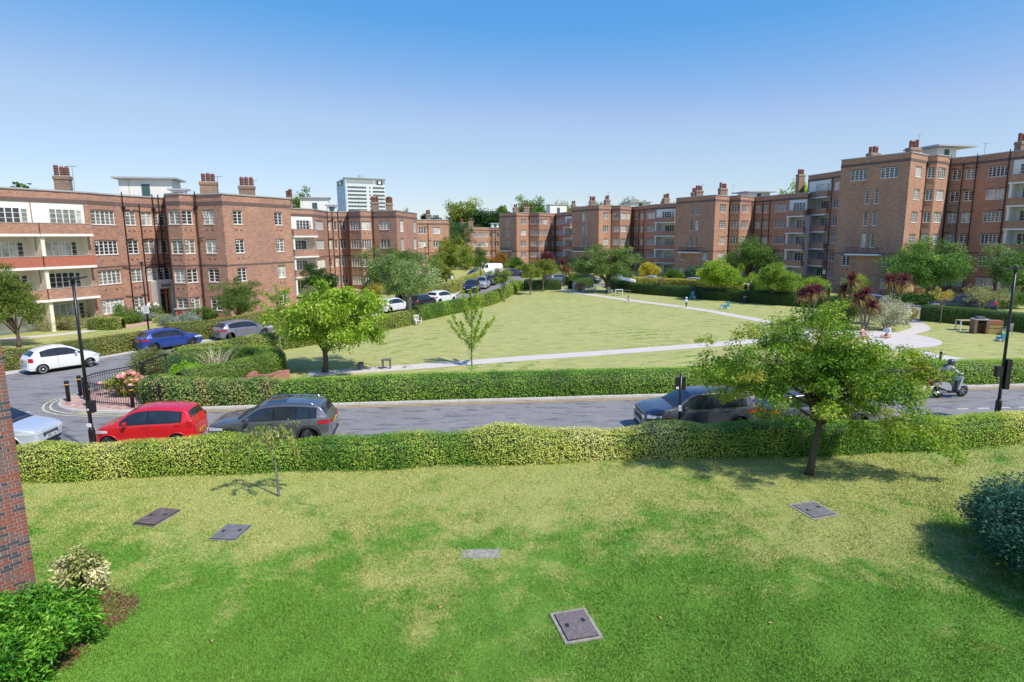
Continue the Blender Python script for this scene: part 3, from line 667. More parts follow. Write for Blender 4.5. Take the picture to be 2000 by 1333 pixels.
# ---------------------------------------------------------------- buildings
FL = 2.7
TYP = {'w': (.86, 1.22), 'n': (.55, 1.68), 'd': (.06, 2.12)}
_win = {}
def window_meshes(w, h, kind):
    key = (round(w, 1), round(h, 2), kind)
    if key in _win: return _win[key], key[0]
    w = key[0]; n = max(1, round(w / .52)); fr = MB(); t = .05
    fr.box(0, w, .05, .12, 0, t); fr.box(0, w, .05, .12, h - t, h); fr.box(0, t, .05, .12, t, h - t); fr.box(w - t, w, .05, .12, t, h - t)
    fr.box(-.04, w + .04, -.05, .12, -.05, -.002)
    for i in range(1, n):
        u = w * i / n; fr.box(u - .04, u + .04, .045, .118, t, h - t)
    rows = 4 if h < 1.5 else 5
    for j in range(1, rows):
        z = h * j / rows; fr.box(t, w - t, .065, .10, z - .016, z + .016)
    if kind == 'd':
        for i in range(n): fr.box(w * i / n + .03, w * (i + 1) / n - .03, .06, .11, t, .35)
    pn = MB().poly([(t * .5, .095, t * .5), (w - t * .5, .095, t * .5), (w - t * .5, .095, h - t * .5), (t * .5, .095, h - t * .5)])
    f = fr.mesh('window', WHITE); _win[key] = (f, [pn.mesh('pane', g) for g in (GLASS, GLASS2, GLASS3)]); return _win[key], w
def chimney(root, p, zb, h, npots, rz=0, w=1.3, d=.75):
    """brick stack with a corbelled cap and ringed clay pots"""
    mb = MB(); mb.box(-w / 2, w / 2, -d / 2, d / 2, 0, h); mb.box(-w / 2 - .07, w / 2 + .07, -d / 2 - .07, d / 2 + .07, h, h + .28)
    c = mb.build('chimney', STACK, root, loc=(p[0] - root.location.x, p[1] - root.location.y, zb - .1), rot=(0, 0, rz))
    cap = MB().box(-w / 2 - .02, w / 2 + .02, -d / 2 - .02, d / 2 + .02, h + .282, h + .36); cap.build('chimney_cap', CONC, c)
    for i in range(npots):
        x = (i - (npots - 1) / 2) * min(.46, w / npots) ; hh = rnd.uniform(.75, 1.05); z = h + .36
        if POTM.get(round(hh, 1)) is None:
            m2 = MB(); hq = round(hh, 1); pr = [(.19, 0), (.21, .1)]
            k = .1
            while k < hq - .12: pr += [(.22, k), (.22, k + .13), (.17, k + .14), (.17, k + .17)]; k += .18
            pr += [(.13, hq)]; POTM[hq] = m2.lathe(pr, 10).mesh('pot', POT, True)
        link('pot', POTM[round(hh, 1)], c, (x, rnd.uniform(-.1, .1), z))
    return c
POTM = {}
def aerial(root, p, z, h):
    mb = MB(); x, y = p[0] - root.location.x, p[1] - root.location.y
    mb.tube([(x, y, z), (x, y, z + h)], .018, 5); mb.tube([(x - .5, y, z + h), (x + .5, y, z + h - .05)], .012, 5)
    for k in range(5): mb.tube([(x - .4 + .2 * k, y - .2, z + h), (x - .4 + .2 * k, y + .2, z + h)], .008, 4)
    mb.build('aerial', BLACKM, root)
def plant_room(root, p, z, w, d, h, rz, roofover=.5, mt=None):
    L = (p[0] - root.location.x, p[1] - root.location.y, z)
    o = MB().box(-w / 2, w / 2, -d / 2, d / 2, 0, h).build('plant_room', mt or WHITEB, root, loc=L, rot=(0, 0, rz))
    MB().box(-w / 2 - roofover, w / 2 + roofover, -d / 2 - roofover, d / 2 + roofover, h, h + .18).build('roof_slab', COPING, o)
    MB().box(-.4, .4, -d / 2 - .03, -d / 2 - .005, .1, min(h - .2, 1.9)).build('door', mat('teal_door', (.05, .12, .12)), o)
def building(D, label, bmat, par_mat, slab_stain=None):
    P = [Vector((x, y)) for x, y in D['pts']]; n, z0, roof = D['n'], D['z0'], D['roof']
    root = thing('apartment_building', label, 'building', (P[0].x, P[0].y, 0), 0, 'brick apartment blocks round the courtyard'); O = Vector((P[0].x, P[0].y, 0))
    wall = MB(); cop = MB(); band = MB(); airb = MB(); ucum = 0
    for i in range(len(P) - 1):
        A, B = P[i], P[i + 1]; e = (B - A); L = e.length; e /= L; inn = Vector((-e.y, e.x))
        ang = math.atan2(e.y, e.x)
        def T(u, d, z, A=A, e=e, inn=inn): return (A.x + e.x * u + inn.x * d - O.x, A.y + e.y * u + inn.y * d - O.y, z)
        ops = []; wins = []
        for (si, kind, rows, u0, u1) in D['wins']:
            if si != i: continue
            ty = 'n' if kind == 'n' else 'w'
            for k in range(n):
                ok = {'all': True, 'up': k > 0, 'mid': k >= n - 3, 'low': k < n - 3, 'top': k == n - 1, 'midH': n - 4 <= k < n - 1}[rows]
                if D['key'] == 'I' and rows == 'low': ok = k < 2
                if D['key'] == 'A' and si == 2 and k == 0 and u0 > 2.2: ok = False
                if ok:
                    s, h = TYP[ty]; wins.append((u0, u1, z0 + FL * k + s, h, ty))
        bal = [(u0, u1) for si, u0, u1 in D['balc'] if si == i]
        for u0, u1, z, h, ty in wins: ops.append((u0, u1, z, z + h))
        ztop = z0 + FL * n - .05
        for u0, u1 in bal: ops.append((u0, u1, -.2, ztop))
        us = sorted({0, L, *[o[0] for o in ops], *[o[1] for o in ops]}); zs = sorted({-.2, roof, *[o[2] for o in ops], *[o[3] for o in ops]})
        for a, b in zip(us, us[1:]):
            run = None
            for c, d in zip(zs, zs[1:]):
                um, zm = (a + b) / 2, (c + d) / 2
                if any(o[0] < um < o[1] and o[2] < zm < o[3] for o in ops): 
                    if run is not None: wall.poly([T(a, 0, run), T(b, 0, run), T(b, 0, c), T(a, 0, c)], 0, [(ucum + a, run), (ucum + b, run), (ucum + b, c), (ucum + a, c)]); run = None
                elif run is None: run = c
            if run is not None: wall.poly([T(a, 0, run), T(b, 0, run), T(b, 0, roof), T(a, 0, roof)], 0, [(ucum + a, run), (ucum + b, run), (ucum + b, roof), (ucum + a, roof)])
        for a, b, c, d in ops:      # reveals
            if d - c > 3: continue
            for q in ((T(a, 0, c), T(a, .14, c), T(a, .14, d), T(a, 0, d)), (T(b, .14, c), T(b, 0, c), T(b, 0, d), T(b, .14, d)), (T(a, 0, d), T(a, .14, d), T(b, .14, d), T(b, 0, d)), (T(a, .14, c), T(a, 0, c), T(b, 0, c), T(b, .14, c))):
                wall.poly(q, 0, [(0, 0), (.14, 0), (.14, .14), (0, .14)])
        def put(u0, u1, z, h, ty, dep=0):
            (f, panes), w = window_meshes(u1 - u0, h, ty); sc = (u1 - u0) / w
            o = link('window', f, root, T(u0, dep, z), (0, 0, ang)); o.scale = (sc, 1, 1)
            r = rnd.random(); link('pane', panes[0 if r < .5 else 1 if r < .72 else 2], o)
            if rnd.random() < .25 and D['key'] in 'ABGIF' and ty == 'w':
                v = MB(); v.box(.08, .45, -.10, -.07, h - .38, h - .34); v.box(.08, .12, -.10, -.07, h - .34, h - .08); v.box(.41, .45, -.10, -.07, h - .34, h - .08); v.box(.08, .45, -.03, 0.05, h - .08, h - .04)
                v.build('open_vent', WHITE, o)
        for u0, u1, z, h, ty in wins:
            put(u0, u1, z, h, ty)
            if ty == 'w' and D['key'] in 'ABEFGHI' and rnd.random() < .7:
                for q_ in (.25, .75): um = u0 + (u1 - u0) * q_; airb.box(um - .11, um + .11, -.012, .0, z - .62, z - .47, 0, T)
            band.box(u0 - .02, u1 + .02, -.012, .0, z + h + .003, z + h + .11, 0, T)
        # cornice band, string course, coping
        ext0 = .02; segs = [(0, L)]
        band.box(-ext0, L + ext0, -.025, .0, roof - .95, roof - .62, 0, T)
        zc = z0 + 5.05
        free = [(0, L)]
        for u0, u1 in bal: free = [(a, b) for s_, t_ in free for a, b in ((s_, min(t_, u0)), (max(s_, u1), t_)) if b - a > .05]
        for a, b in free: band.box(a, b, -.02, 0, zc, zc + .16, 0, T)
        cop.box(-.04, L + .04, -.09, .28, roof, roof + .12, 0, T)
        for u0, u1 in bal: balcony(root, T, u0, u1, z0, n, roof, put, par_mat, D['key'], ang)
        for si, u in D['pipes']:
            if si != i: continue
            mb = MB(); mb.tube([T(u, -.09, 0.1), T(u, -.09, roof + (.35 if D['key'] in 'ABI' and rnd.random() < .7 else -.7))], .055, 7)
            for k in range(n):
                zz = z0 + FL * k + 2.3
                if rnd.random() < .75:
                    sg = rnd.choice((-1, 1)); mb.tube([T(u, -.09, zz - .12), T(u + sg * .45, -.08, zz), T(u + sg * .7, -.08, zz)], .035, 6)
                mb.box(u - .08, u + .08, -.15, -.02, zz - .5, zz - .45, 0, T)
            mb.build('drainpipe', PIPE, root)
            if rnd.random() < .3: MB().box(u - .14, u + .14, -.24, -.01, roof - 1.25, roof - 1.0, 0, T).build('hopper', PIPE, root)
        for si, u0, u1, z in D['slabs']:
            if si != i: continue
            MB().box(u0, u1, -.75, -.003, z - .1, z + .1, 0, T).build('balcony_slab', WHITEB, root)
            mb = MB(); mb.box(u0 + .05, u1 - .05, -.72, -.69, z + .85, z + .89, 0, T); k = u0 + .05
            while k < u1: mb.box(k, k + .025, -.715, -.695, z + .1, z + .86, 0, T); k += .16
            mb.box(u0 + .05, u0 + .08, -.7, 0, z + .85, z + .89, 0, T); mb.box(u1 - .08, u1 - .05, -.7, 0, z + .85, z + .89, 0, T)
            mb.build('railing', BLACKM, root)
        ucum += L
    # back and sides: the block goes 12 m away behind its front
    F, Lq = P[0], P[-1]; F2 = F * (1 + 12 / F.length); L2 = Lq * (1 + 12 / Lq.length)
    for A, B in ((Lq, L2), (L2, F2), (F2, F)):
        a, b = (A.x - O.x, A.y - O.y), (B.x - O.x, B.y - O.y); L = (B - A).length
        wall.poly([(*a, -.2), (*b, -.2), (*b, roof), (*a, roof)], 0, [(0, 0), (L, 0), (L, roof), (0, roof)])
    if len(airb.f): airb.build('air_bricks', DARKB, root)['kind'] = 'stuff'
    wall.build('wall', bmat, root); band.build('brick_band', DARKB, root)['kind'] = 'stuff'; cop.build('coping', COPING, root)
    MB().poly([(p.x - O.x, p.y - O.y, roof - .02) for p in [*P, L2, F2]]).build('roof', ROOF, root)
    return root
def balcony(root, T, u0, u1, z0, n, roof, put, par_mat, key, ang):
    """stack of recessed balconies: white slabs and fins, brick parapets, french windows; white wall on the top floor"""
    zt = z0 + FL * n - .05; dp = 1.25; pr = .85 if key in 'AB' else .55; cream = CREAM if key == 'A' else WHITEB; w = u1 - u0
    mb = MB(); ztop = z0 + FL * (n - 1) - .2
    mb.poly([T(u0, dp, -.1), T(u1, dp, -.1), T(u1, dp, ztop), T(u0, dp, ztop)]); mb.poly([T(u0, 0, -.1), T(u0, dp, -.1), T(u0, dp, ztop), T(u0, 0, ztop)]); mb.poly([T(u1, dp, -.1), T(u1, 0, -.1), T(u1, 0, ztop), T(u1, dp, ztop)])
    mb.build('recess_wall', cream, root)
    top = MB(); zf = ztop + .2; top.poly([T(u0, .03, zf), T(u1, .03, zf), T(u1, .03, zt), T(u0, .03, zt)]); top.poly([T(u0, -.0, zt), T(u0, .03, zt), T(u1, .03, zt), T(u1, 0, zt)]); top.build('white_top_wall', WHITEB, root)
    for k in range(1, n):
        z = z0 + FL * k
        MB().box(u0 - .02, u1 + .02, -pr - .05, dp - .01 if k < n - 0 else 0, z - .2, z, 0, T).build('balcony_slab', WHITE, root)
        p = MB(); p.box(u0 + .02, u1 - .02, -pr, -pr + .11, z, z + .86, 0, T); p.box(u0 + .02, u0 + .13, -pr + .11, -.003, z, z + .86, 0, T); p.box(u1 - .13, u1 - .02, -pr + .11, -.003, z, z + .86, 0, T)
        p.build('parapet', PINKB if (key == 'A' and k == 2) else par_mat, root)
        MB().box(u0, u1, -pr - .03, -pr + .14, z + .862, z + .91, 0, T).build('parapet_coping', CONC, root)
    if w > 2.2:
        for k in range(n - 1):
            z = z0 + FL * k; MB().box(u0 + .02, u0 + .30, -pr + .15, dp - .02, z + .003, z + FL - .203, 0, T).build('dividing_wall', WHITE if key != 'A' else CREAM, root)
    nd = 2 if w > 3.6 and key != 'A' else 1
    for k in range(n):
        z = z0 + FL * k; dep = dp - .13 if k < n - 1 else -.10
        ww = min(2.1, w - .8)
        if ww > .6:
            put(u0 + w * .5 - ww / 2 + .25, u0 + w * .5 + ww / 2 + .25 if w > 2.6 else u0 + w * .5 + ww / 2, z + .05, 2.05, 'd', dep)
        if w > 3.9: put(u1 - .75, u1 - .28, z + .3, 1.75, 'd', dep)
    return
LAB = dict(A='four storey red brick block with cream balconies and a white entrance, nearest on the left',
 B='four storey brick block with a white walled top floor, behind the nearest left block', C='narrow brick block end at the far end of the left row',
 D='farthest brick block, half hidden behind the dark trees in the middle', E='brick block with two narrow window pairs left of the big courtyard tree',
 F='middle brick block of the right row, standing behind the big courtyard tree', G='five storey brick block right of the middle with its bright corner bay',
 H='six storey set back slice with white balconies left of the tallest tower block', I='tallest six storey brown brick block at the right edge')
BR = {}
for D in BUILDINGS:
    BR[D['key']] = building(D, LAB[D['key']], BRICK_L if D['key'] in 'AB' else BRICK_R, BRICK_L if D['key'] in 'AB' else BRICK_R)
CH = CHIMNEYS
for key, x, y, zb, h, npot, w, rz in CH: chimney(BR[key], (x, y), zb, h, npot, rz, w)
for key, x, y, zb, w, d, h, rz, ro in PLANTS: plant_room(BR[key], (x, y), zb, w, d, h, rz, ro)
for key, x, y, zb, h in AERIALS: aerial(BR[key], (x, y), zb, h)
# entrance of the left block
def entrance():
    A, B = Vector(BUILDINGS[0]['pts'][2]), Vector(BUILDINGS[0]['pts'][3]); e = (B - A).normalized(); inn = Vector((-e.y, e.x)); O = BR['A'].location
    def T(u, d, z): return (A.x + e.x * u + inn.x * d - O.x, A.y + e.y * u + inn.y * d - O.y, z)
    W_ = mat('ochre_door_wood', (.60, .33, .10), .5, var=.2)
    o = MB(); o.box(2.75, 3.1, -.75, -.005, 0, 2.75, 0, T); o.box(4.55, 4.9, -.75, -.005, 0, 2.75, 0, T); o.box(2.75, 4.9, -.75, -.005, 2.75, 3.45, 0, T); o.box(2.9, 4.75, -.6, -.005, 3.45, 3.62, 0, T); o.box(3.1, 4.55, -.7, -.005, .0, .14, 0, T)
    s = o.build('door_surround', WHITEB, BR['A'])
    o = MB(); 
    for a, b in ((3.12, 3.32), (3.98, 4.14), (4.38, 4.53)): o.box(a, b, -.3, -.22, .14, 2.7, 0, T)
    for z in (.14, 2.25, 2.6): o.box(3.22, 4.43, -.3, -.22, z, z + .1, 0, T)
    o.build('door', W_, BR['A']); MB().poly([T(3.1, -.2, .14), T(4.55, -.2, .14), T(4.55, -.2, 2.7), T(3.1, -.2, 2.7)]).build('door_glass', GLASS, BR['A'])
    MB().box(3.3, 4.3, -.79, -.752, 2.95, 3.2, 0, T).build('name_board', mat('black_board', (.02, .02, .02), .5), s)
    x = MB()
    for k in range(7):
        x.box(3.38 + k * .12, 3.38 + k * .12 + .07, -.80, -.791, 3.02, 3.03 + .1, 0, T)
    x.build('board_lettering', WHITE, s)
    x, y, z = T(4.95, -1.1, 0)
    p = thing('plant_pot', 'black pot with a small yellow green shrub beside the white entrance', 'plant pot', (x + O.x, y + O.y, 0))
    MB().lathe([(.2, 0), (.27, .4), (.25, .42)], 12).build('pot', BLACKM, p, True)
    g = np.random.default_rng(3); V, F, c = crown_mesh([(0, 0, .75, .4), (.1, 0, 1.1, .3)], 260, .09, ((.2, .28, .03), (.38, .42, .06)), g); link('foliage', quads_mesh('foliage', V, F, c, LEAF), p)['kind'] = 'stuff'
entrance()

# office tower, far beyond
def tower():
    t = thing('office_tower', 'tall white office tower with ribbon windows and a blue mosaic end, on the skyline', 'tower', (TOWER[1][0], TOWER[1][1], 0)); O = Vector(t.location)
    P0, P1, P2 = [Vector(p) for p in TOWER[:3]]; top = TOWER[3]
    def frame(A, B):
        e = (B - A); L = e.length; e /= L; i = Vector((-e.y, e.x)); return L, (lambda u, d, z: (A.x + e.x * u + i.x * d - O.x, A.y + e.y * u + i.y * d - O.y, z))
    WT = mat('white_cladding', (.62, .66, .70), .5, var=.04, vs=.1); GR = mat('grey_louvre', (.30, .33, .36), .6)
    mt, n, b = _bsdf('blue_mosaic'); f = N(n, 'ShaderNodeTexWhiteNoise')
    q = N(n, 'ShaderNodeMapping'); q.inputs['Scale'].default_value = (.35, .35, .62); sn_ = N(n, 'ShaderNodeVectorMath', operation='FLOOR'); n.links.new(N(n, 'ShaderNodeTexCoord').outputs['Object'], q.inputs[0]); n.links.new(q.outputs[0], sn_.inputs[0]); n.links.new(sn_.outputs[0], f.inputs[0])
    n.links.new(ramp(n, [(0, (.10, .22, .42)), (.5, (.16, .32, .55)), (1, (.30, .46, .66))], f.outputs[0]), b.inputs['Base Color']); b.inputs['Roughness'].default_value = .4
    L, T = frame(P1, P2); P3 = P0 + (P2 - P1)
    MB().poly([T(0, 0, -1), T(L, 0, -1), T(L, 0, top), T(0, 0, top)]).build('wall', WT, t)
    L0, T0 = frame(P0, P1); MB().box(0, L0 - .05, -.05, 1, 0, top - 4, 0, T0).build('mosaic_wall', mt, t); MB().box(0, L0 - .05, -.05, 1, top - 4, top - .2, 0, T0).build('mosaic_wall', mt, t)
    bk = MB(); q = [P2, P3, P0]; 
    for a, b_ in zip(q, q[1:]): bk.poly([(a.x - O.x, a.y - O.y, 0), (b_.x - O.x, b_.y - O.y, 0), (b_.x - O.x, b_.y - O.y, top), (a.x - O.x, a.y - O.y, top)])
    bk.build('back_wall', WT, t); MB().poly([(p.x - O.x, p.y - O.y, top) for p in (P0, P1, P2, P3)]).build('roof', GR, t)
    MB().box(1.5, L * .7, -.15, -.02, top - 4.6, top - .8, 0, T).build('louvre', GR, t); MB().box(L * .72, L - .2, -.15, -.02, top - 4.6, top - 1.4, 0, T).build('louvre', GR, t)
    MB().box(-1, L + .8, -1, 3, top, top + .6, 0, T).build('roof_slab', GR, t)
    for a, T_, c0, c1 in ((0, T, L * .78, L * .93), (1, T0, L0 * .2, L0 * .75)):
        MB().box(c0, c1, -.4, -.2, top - 5.2, top - 1.3, 0, T_).build('rooftop_sign', mat('dark_sign', (.03, .05, .08)), t); MB().box(c0 + (c1 - c0) * .3, c0 + (c1 - c0) * .7, -.5, -.42, top - 4.6, top - 2, 0, T_).build('sign_emblem', WHITE, t)
    for k in range(17):
        z = top - 9.2 - k * 3.55
        if z < 3: break
        for a, b_, nn in ((2.2, L * .515, 12), (L * .68, L - 1, 8), (L * .59, L * .62, 1)):
            MB().box(a, b_, -.04, -.005, z, z + 1.7, 0, T).build('window_strip', GLASS, t)
            m2 = MB()
            for j in range(1, nn): u = a + (b_ - a) * j / nn; m2.box(u - .12, u + .12, -.10, -.045, z, z + 1.45, 0, T)
            if nn > 1: m2.build('mullions', GR, t)
    MB().box(L * .36, L * .46, 1, 3, top + .6, top + 3.4, 0, T).build('roof_tank', COPING, t)
tower()
# ---------------------------------------------------------------- cars
RUB = mat('tyre_rubber', (.02, .02, .02), .8, var=.2); RIM = mat('alloy_rim', (.42, .43, .45), .3, metal=.8, var=.05); HUB = mat('silver_wheel_cover', (.62, .63, .64), .4, var=.05)
TRIM = mat('black_plastic_trim', (.025, .026, .028), .55, var=.1); HEADL = mat('headlight_glass', (.62, .65, .68), .08, var=.2, vs=20); TAILL = mat('red_tail_lamp', (.42, .015, .02), .15, var=.2, vs=14)
YPL = mat('yellow_plate', (.75, .52, .02), .5, var=.03); WPL = mat('white_plate', (.75, .75, .74), .5, var=.03); CHROME = mat('chrome', (.75, .75, .76), .15, metal=1, var=0); GAP = mat('dark_gap', (.01, .01, .01), .8, var=0); ORANGE = mat('amber_lamp', (.7, .25, .03), .3)
def paint(name, c, metal=.0, rough=.32):
    m_ = mat(name, c, rough, metal, .5, 1.0, var=.03, vs=1); return m_
PROFILES = {   # (x fraction from front 0 to rear 1, height fraction) of the top outline
 'hatch': [(0, .36), (.004, .46), (.02, .54), (.10, .60), (.235, .665), (.27, .69), (.40, .93), (.46, .975), (.58, 1), (.72, .98), (.82, .935), (.865, .89), (.95, .66), (.98, .60), (.996, .45), (1, .34)],
 'suv': [(0, .34), (.004, .48), (.02, .56), (.10, .63), (.24, .675), (.275, .70), (.41, .945), (.47, .98), (.58, 1), (.76, .985), (.88, .95), (.91, .915), (.968, .68), (.985, .62), (.996, .48), (1, .34)],
 'small': [(0, .33), (.004, .42), (.02, .50), (.08, .575), (.19, .645), (.235, .68), (.37, .92), (.43, .97), (.56, 1), (.76, .985), (.89, .945), (.925, .90), (.975, .64), (.99, .56), (.997, .45), (1, .33)],
 'bubble': [(0, .33), (.004, .41), (.02, .50), (.08, .585), (.18, .645), (.24, .68), (.39, .91), (.46, .97), (.57, 1), (.70, .985), (.81, .93), (.875, .86), (.955, .66), (.985, .58), (.997, .45), (1, .32)],
 'estate': [(0, .36), (.004, .46), (.02, .54), (.10, .60), (.25, .66), (.28, .69), (.40, .93), (.46, .975), (.56, 1), (.80, .985), (.93, .95), (.95, .91), (.98, .66), (.99, .60), (.997, .45), (1, .34)],
 'van': [(0, .25), (.004, .36), (.02, .42), (.08, .47), (.16, .52), (.185, .54), (.29, .90), (.33, .96), (.42, 1), (.7, 1), (.97, .98), (.985, .95), (.992, .6), (.996, .4), (.998, .3), (1, .24)]}
def make_car(name, label, cat, L, Wd, H, shape, col, wr=.32, fo=.80, ro=.72, belt=(.61, .66), arch=False, rails=False, pillars=(.53, .73), wheel='alloy', lights='mid', metal=0, extra=None, detail=1, group=None, glassroof=False, priv=None, front_plate=WPL, rear_window=True, dark_roof=False, ribs=False, rough=.32):
    bm = paint('paint_' + name + '_%d_%d_%d' % tuple(int(c * 999) for c in col), col, metal, rough)
    pr = np.array(PROFILES[shape]); xs = L / 2 - pr[:, 0] * L; zs = pr[:, 1] * H
    n = 150 if detail else 60
    t = np.linspace(0, 1, n); X = np.unique(np.r_[np.cos(t * math.pi) * L / 2, np.linspace(-L / 2, L / 2, n)])
    Zt0 = np.interp(X, xs[::-1], zs[::-1]); sg = .045 * L / 4
    kern = np.array([np.exp(-.5 * ((X - x) / sg) ** 2) * np.gradient(X) for x in X]); edge = np.clip((L / 2 - np.abs(X)) / .12, 0, 1)
    Zt = Zt0 * (1 - edge) + edge * (kern @ Zt0) / kern.sum(1)
    ztop = lambda x: float(np.interp(x, X, Zt))
    beltf = lambda x: H * np.interp(x, [-L / 2, L / 2], [belt[1], belt[0]])
    xc = L * .30
    def plan(x):
        q = np.clip((abs(x) - xc) / (L / 2 - xc), 0, 1); return 1 - .20 * q ** 2.4 - .10 * np.clip((q - .85) / .15, 0, 1) ** 2
    Wh = Wd / 2
    def Y(x, z):
        b = beltf(x); s = 1 - .045 * max(0, (.55 - z) / .35) ** 2 - .02 * max(0, (z - .62) / .3) ** 1.5
        if abs(z - H * .50) < .06 * H: s += .004
        y = Wh * plan(x) * s
        if z > b: y -= (z - b) * .40 + .012
        for xw in (L / 2 - fo, -L / 2 + ro):        # flared wings
            y += .022 * math.exp(-((x - xw) / .33) ** 2) * math.exp(-((z - .5) / .28) ** 2)
        return y
    bot = lambda x: .20 + .12 * np.clip((abs(x) - L / 2 + .35) / .35, 0, 1) ** 2
    NS, NC, NT = 22, 5, 6; rings = []
    for x, zt in zip(X, Zt):
        zb = bot(x); rc = min(.09, (zt - zb) * .3); ring = []
        for i in range(NS): z = zb + (zt - rc - zb) * i / (NS - 1); ring.append((x, Y(x, z), z))
        y0 = Y(x, zt - rc); 
        for i in range(1, NC + 1):
            a = math.pi / 2 * i / NC; ring.append((x, y0 - rc * 1.3 * (1 - math.cos(a)), zt - rc + rc * math.sin(a) * .9))
        y1, z1 = ring[-1][1:]
        for i in range(1, NT + 1): f = 1 - i / NT; ring.append((x, y1 * f, z1 + rc * .1 + (.035 if zt > H * .8 else .03) * (1 - f * f) * min(1, (L / 2 - abs(x)) / .3 + .1)))
        rings.append(ring)
    nr = len(rings[0]); Vv = []; 
    for r_ in rings: Vv += r_ + [(x, -y, z) for x, y, z in r_[-2::-1]]
    m2 = 2 * nr - 1; F = []; MI = []; wx = (L / 2 - fo, -L / 2 + ro); ra = wr + .045
    for i in range(len(X) - 1):
        for j in range(m2 - 1):
            q = [i * m2 + j, (i + 1) * m2 + j, (i + 1) * m2 + j + 1, i * m2 + j + 1]
            cxx = sum(Vv[k][0] for k in q) / 4; cz = sum(Vv[k][2] for k in q) / 4; cyy = abs(sum(Vv[k][1] for k in q) / 4)
            if cyy > Wh * .7 and any((cxx - w) ** 2 + (cz - wr) ** 2 < ra ** 2 for w in wx): continue
            F.append(q[::-1]); 
            dark = (cz < (.36 if arch else .24)) or (arch and any((cxx - w) ** 2 + (cz - wr) ** 2 < (ra + .07) ** 2 for w in wx) and cyy > Wh * .7)
            MI.append(1 if dark else (2 if dark_roof and cz > H * .93 else 0))
    for i in (0, len(X) - 1): F.append([i * m2 + j for j in range(m2)][::(1 if i == 0 else -1)][::-1]); MI.append(0)
    mb = MB(); mb.v = Vv; mb.f = [tuple(f) for f in F]; mb.m = MI; mb.uv = [[(0, 0)] * len(f) for f in F]
    root = thing(name, label, cat, group=group)
    body = mb.build('body', [bm, TRIM, mat('gloss_black', (.012, .012, .014), .08, coat=1, var=0)], root, True)
    mb = MB(); mb.box(-L / 2 + .3, L / 2 - .3, -Wh * .9, Wh * .9, .17, .21)
    for w in wx:
        for s in (-1, 1):
            pts = [(w + ra * math.cos(a), s * (Y(w + ra * math.cos(a), wr + ra * math.sin(a)) + .004), wr + ra * math.sin(a)) for a in np.linspace(-.25, math.pi + .25, 22)]
            a0 = MB(); a0.tube(pts, .022 if not arch else .03, 5)
            if arch or True: a0.build('wheel_arch', TRIM if arch else bm, root, True)
            for k in range(12):
                a1, a2 = math.pi * k / 12, math.pi * (k + 1) / 12; r2 = ra - .005; yy = s * (Wh * .985 - .03); yi = s * Wh * .55
                mb.poly([(w + r2 * math.cos(a1), yy, wr + r2 * math.sin(a1)), (w + r2 * math.cos(a2), yy, wr + r2 * math.sin(a2)), (w + r2 * math.cos(a2), yi, wr + r2 * math.sin(a2)), (w + r2 * math.cos(a1), yi, wr + r2 * math.sin(a1))])
            mb.poly([(w + ra * math.cos(a), s * Wh * .55, wr + ra * math.sin(a)) for a in np.linspace(0, math.pi, 10)])
    mb.build('underbody', GAP, root)
    # wheels
    tw = MB(); tw.v, tw.f, tw.m, tw.uv = [], [], [], []
    prof = [(wr * .66, -.10), (wr * .93, -.10), (wr, -.06), (wr, .06), (wr * .93, .10), (wr * .66, .10)]
    tw.lathe(prof, 28); tyre = tw.mesh('wheel', RUB, True)
    rm = MB(); rm.lathe([(wr * .68, .05), (wr * .68, .104), (wr * .62, .104), (wr * .60, .07), (.02, .075)], 28, mi=0)
    ns = 5 if wheel == 'alloy' else 9
    for k in range(ns):
        a = 2 * math.pi * k / ns; ca, sa = math.cos(a), math.sin(a); w2 = .028 if wheel == 'alloy' else .036
        rm.box(.03, wr * .64, -w2, w2, .075, .098, 1, lambda x, y, z, ca=ca, sa=sa: (x * ca - y * sa, x * sa + y * ca, z))
    rm.lathe([(.06, .07), (.055, .108), (.02, .11)], 12, mi=1); rim = rm.mesh('rim', [GAP if wheel == 'alloy' else HUB, RIM if wheel == 'alloy' else HUB], False)
    for w in wx:
        for s in (-1, 1):
            o = link('wheel', tyre, root, (w, s * (Wh - .115), wr), (s * -math.pi / 2, 0, rnd.uniform(0, 1))); link('rim', rim, o)
    # glass
    def side_patch(x0, x1, zlo, zhi, eps, nx=14, nz=6, s=1):
        m_ = MB(); g = []
        for i in range(nx + 1):
            x = x0 + (x1 - x0) * i / nx; a, b = zlo(x), max(zlo(x) + .003, zhi(x)); g.append([(x, s * (Y(x, a + (b - a) * j / nz) + eps), a + (b - a) * j / nz) for j in range(nz + 1)])
        for i in range(nx):
            for j in range(nz): m_.poly([g[i][j], g[i + 1][j], g[i + 1][j + 1], g[i][j + 1]])
        return m_
    lo = lambda x: beltf(x) + .03
    hi = lambda x: ztop(x) - .115
    ends = (L / 2 - L * .295, -L / 2 + L * {'suv': .12, 'hatch': .165, 'small': .12, 'estate': .07}.get(shape, .18)); 
    if shape == 'van': ends = (L / 2 - L * .2, L / 2 - L * .40)
    pb = [L / 2 - L * p for p in pillars]; cuts = [ends[0]] + [c for c in pb if c > ends[1] + .15] + [ends[1]]
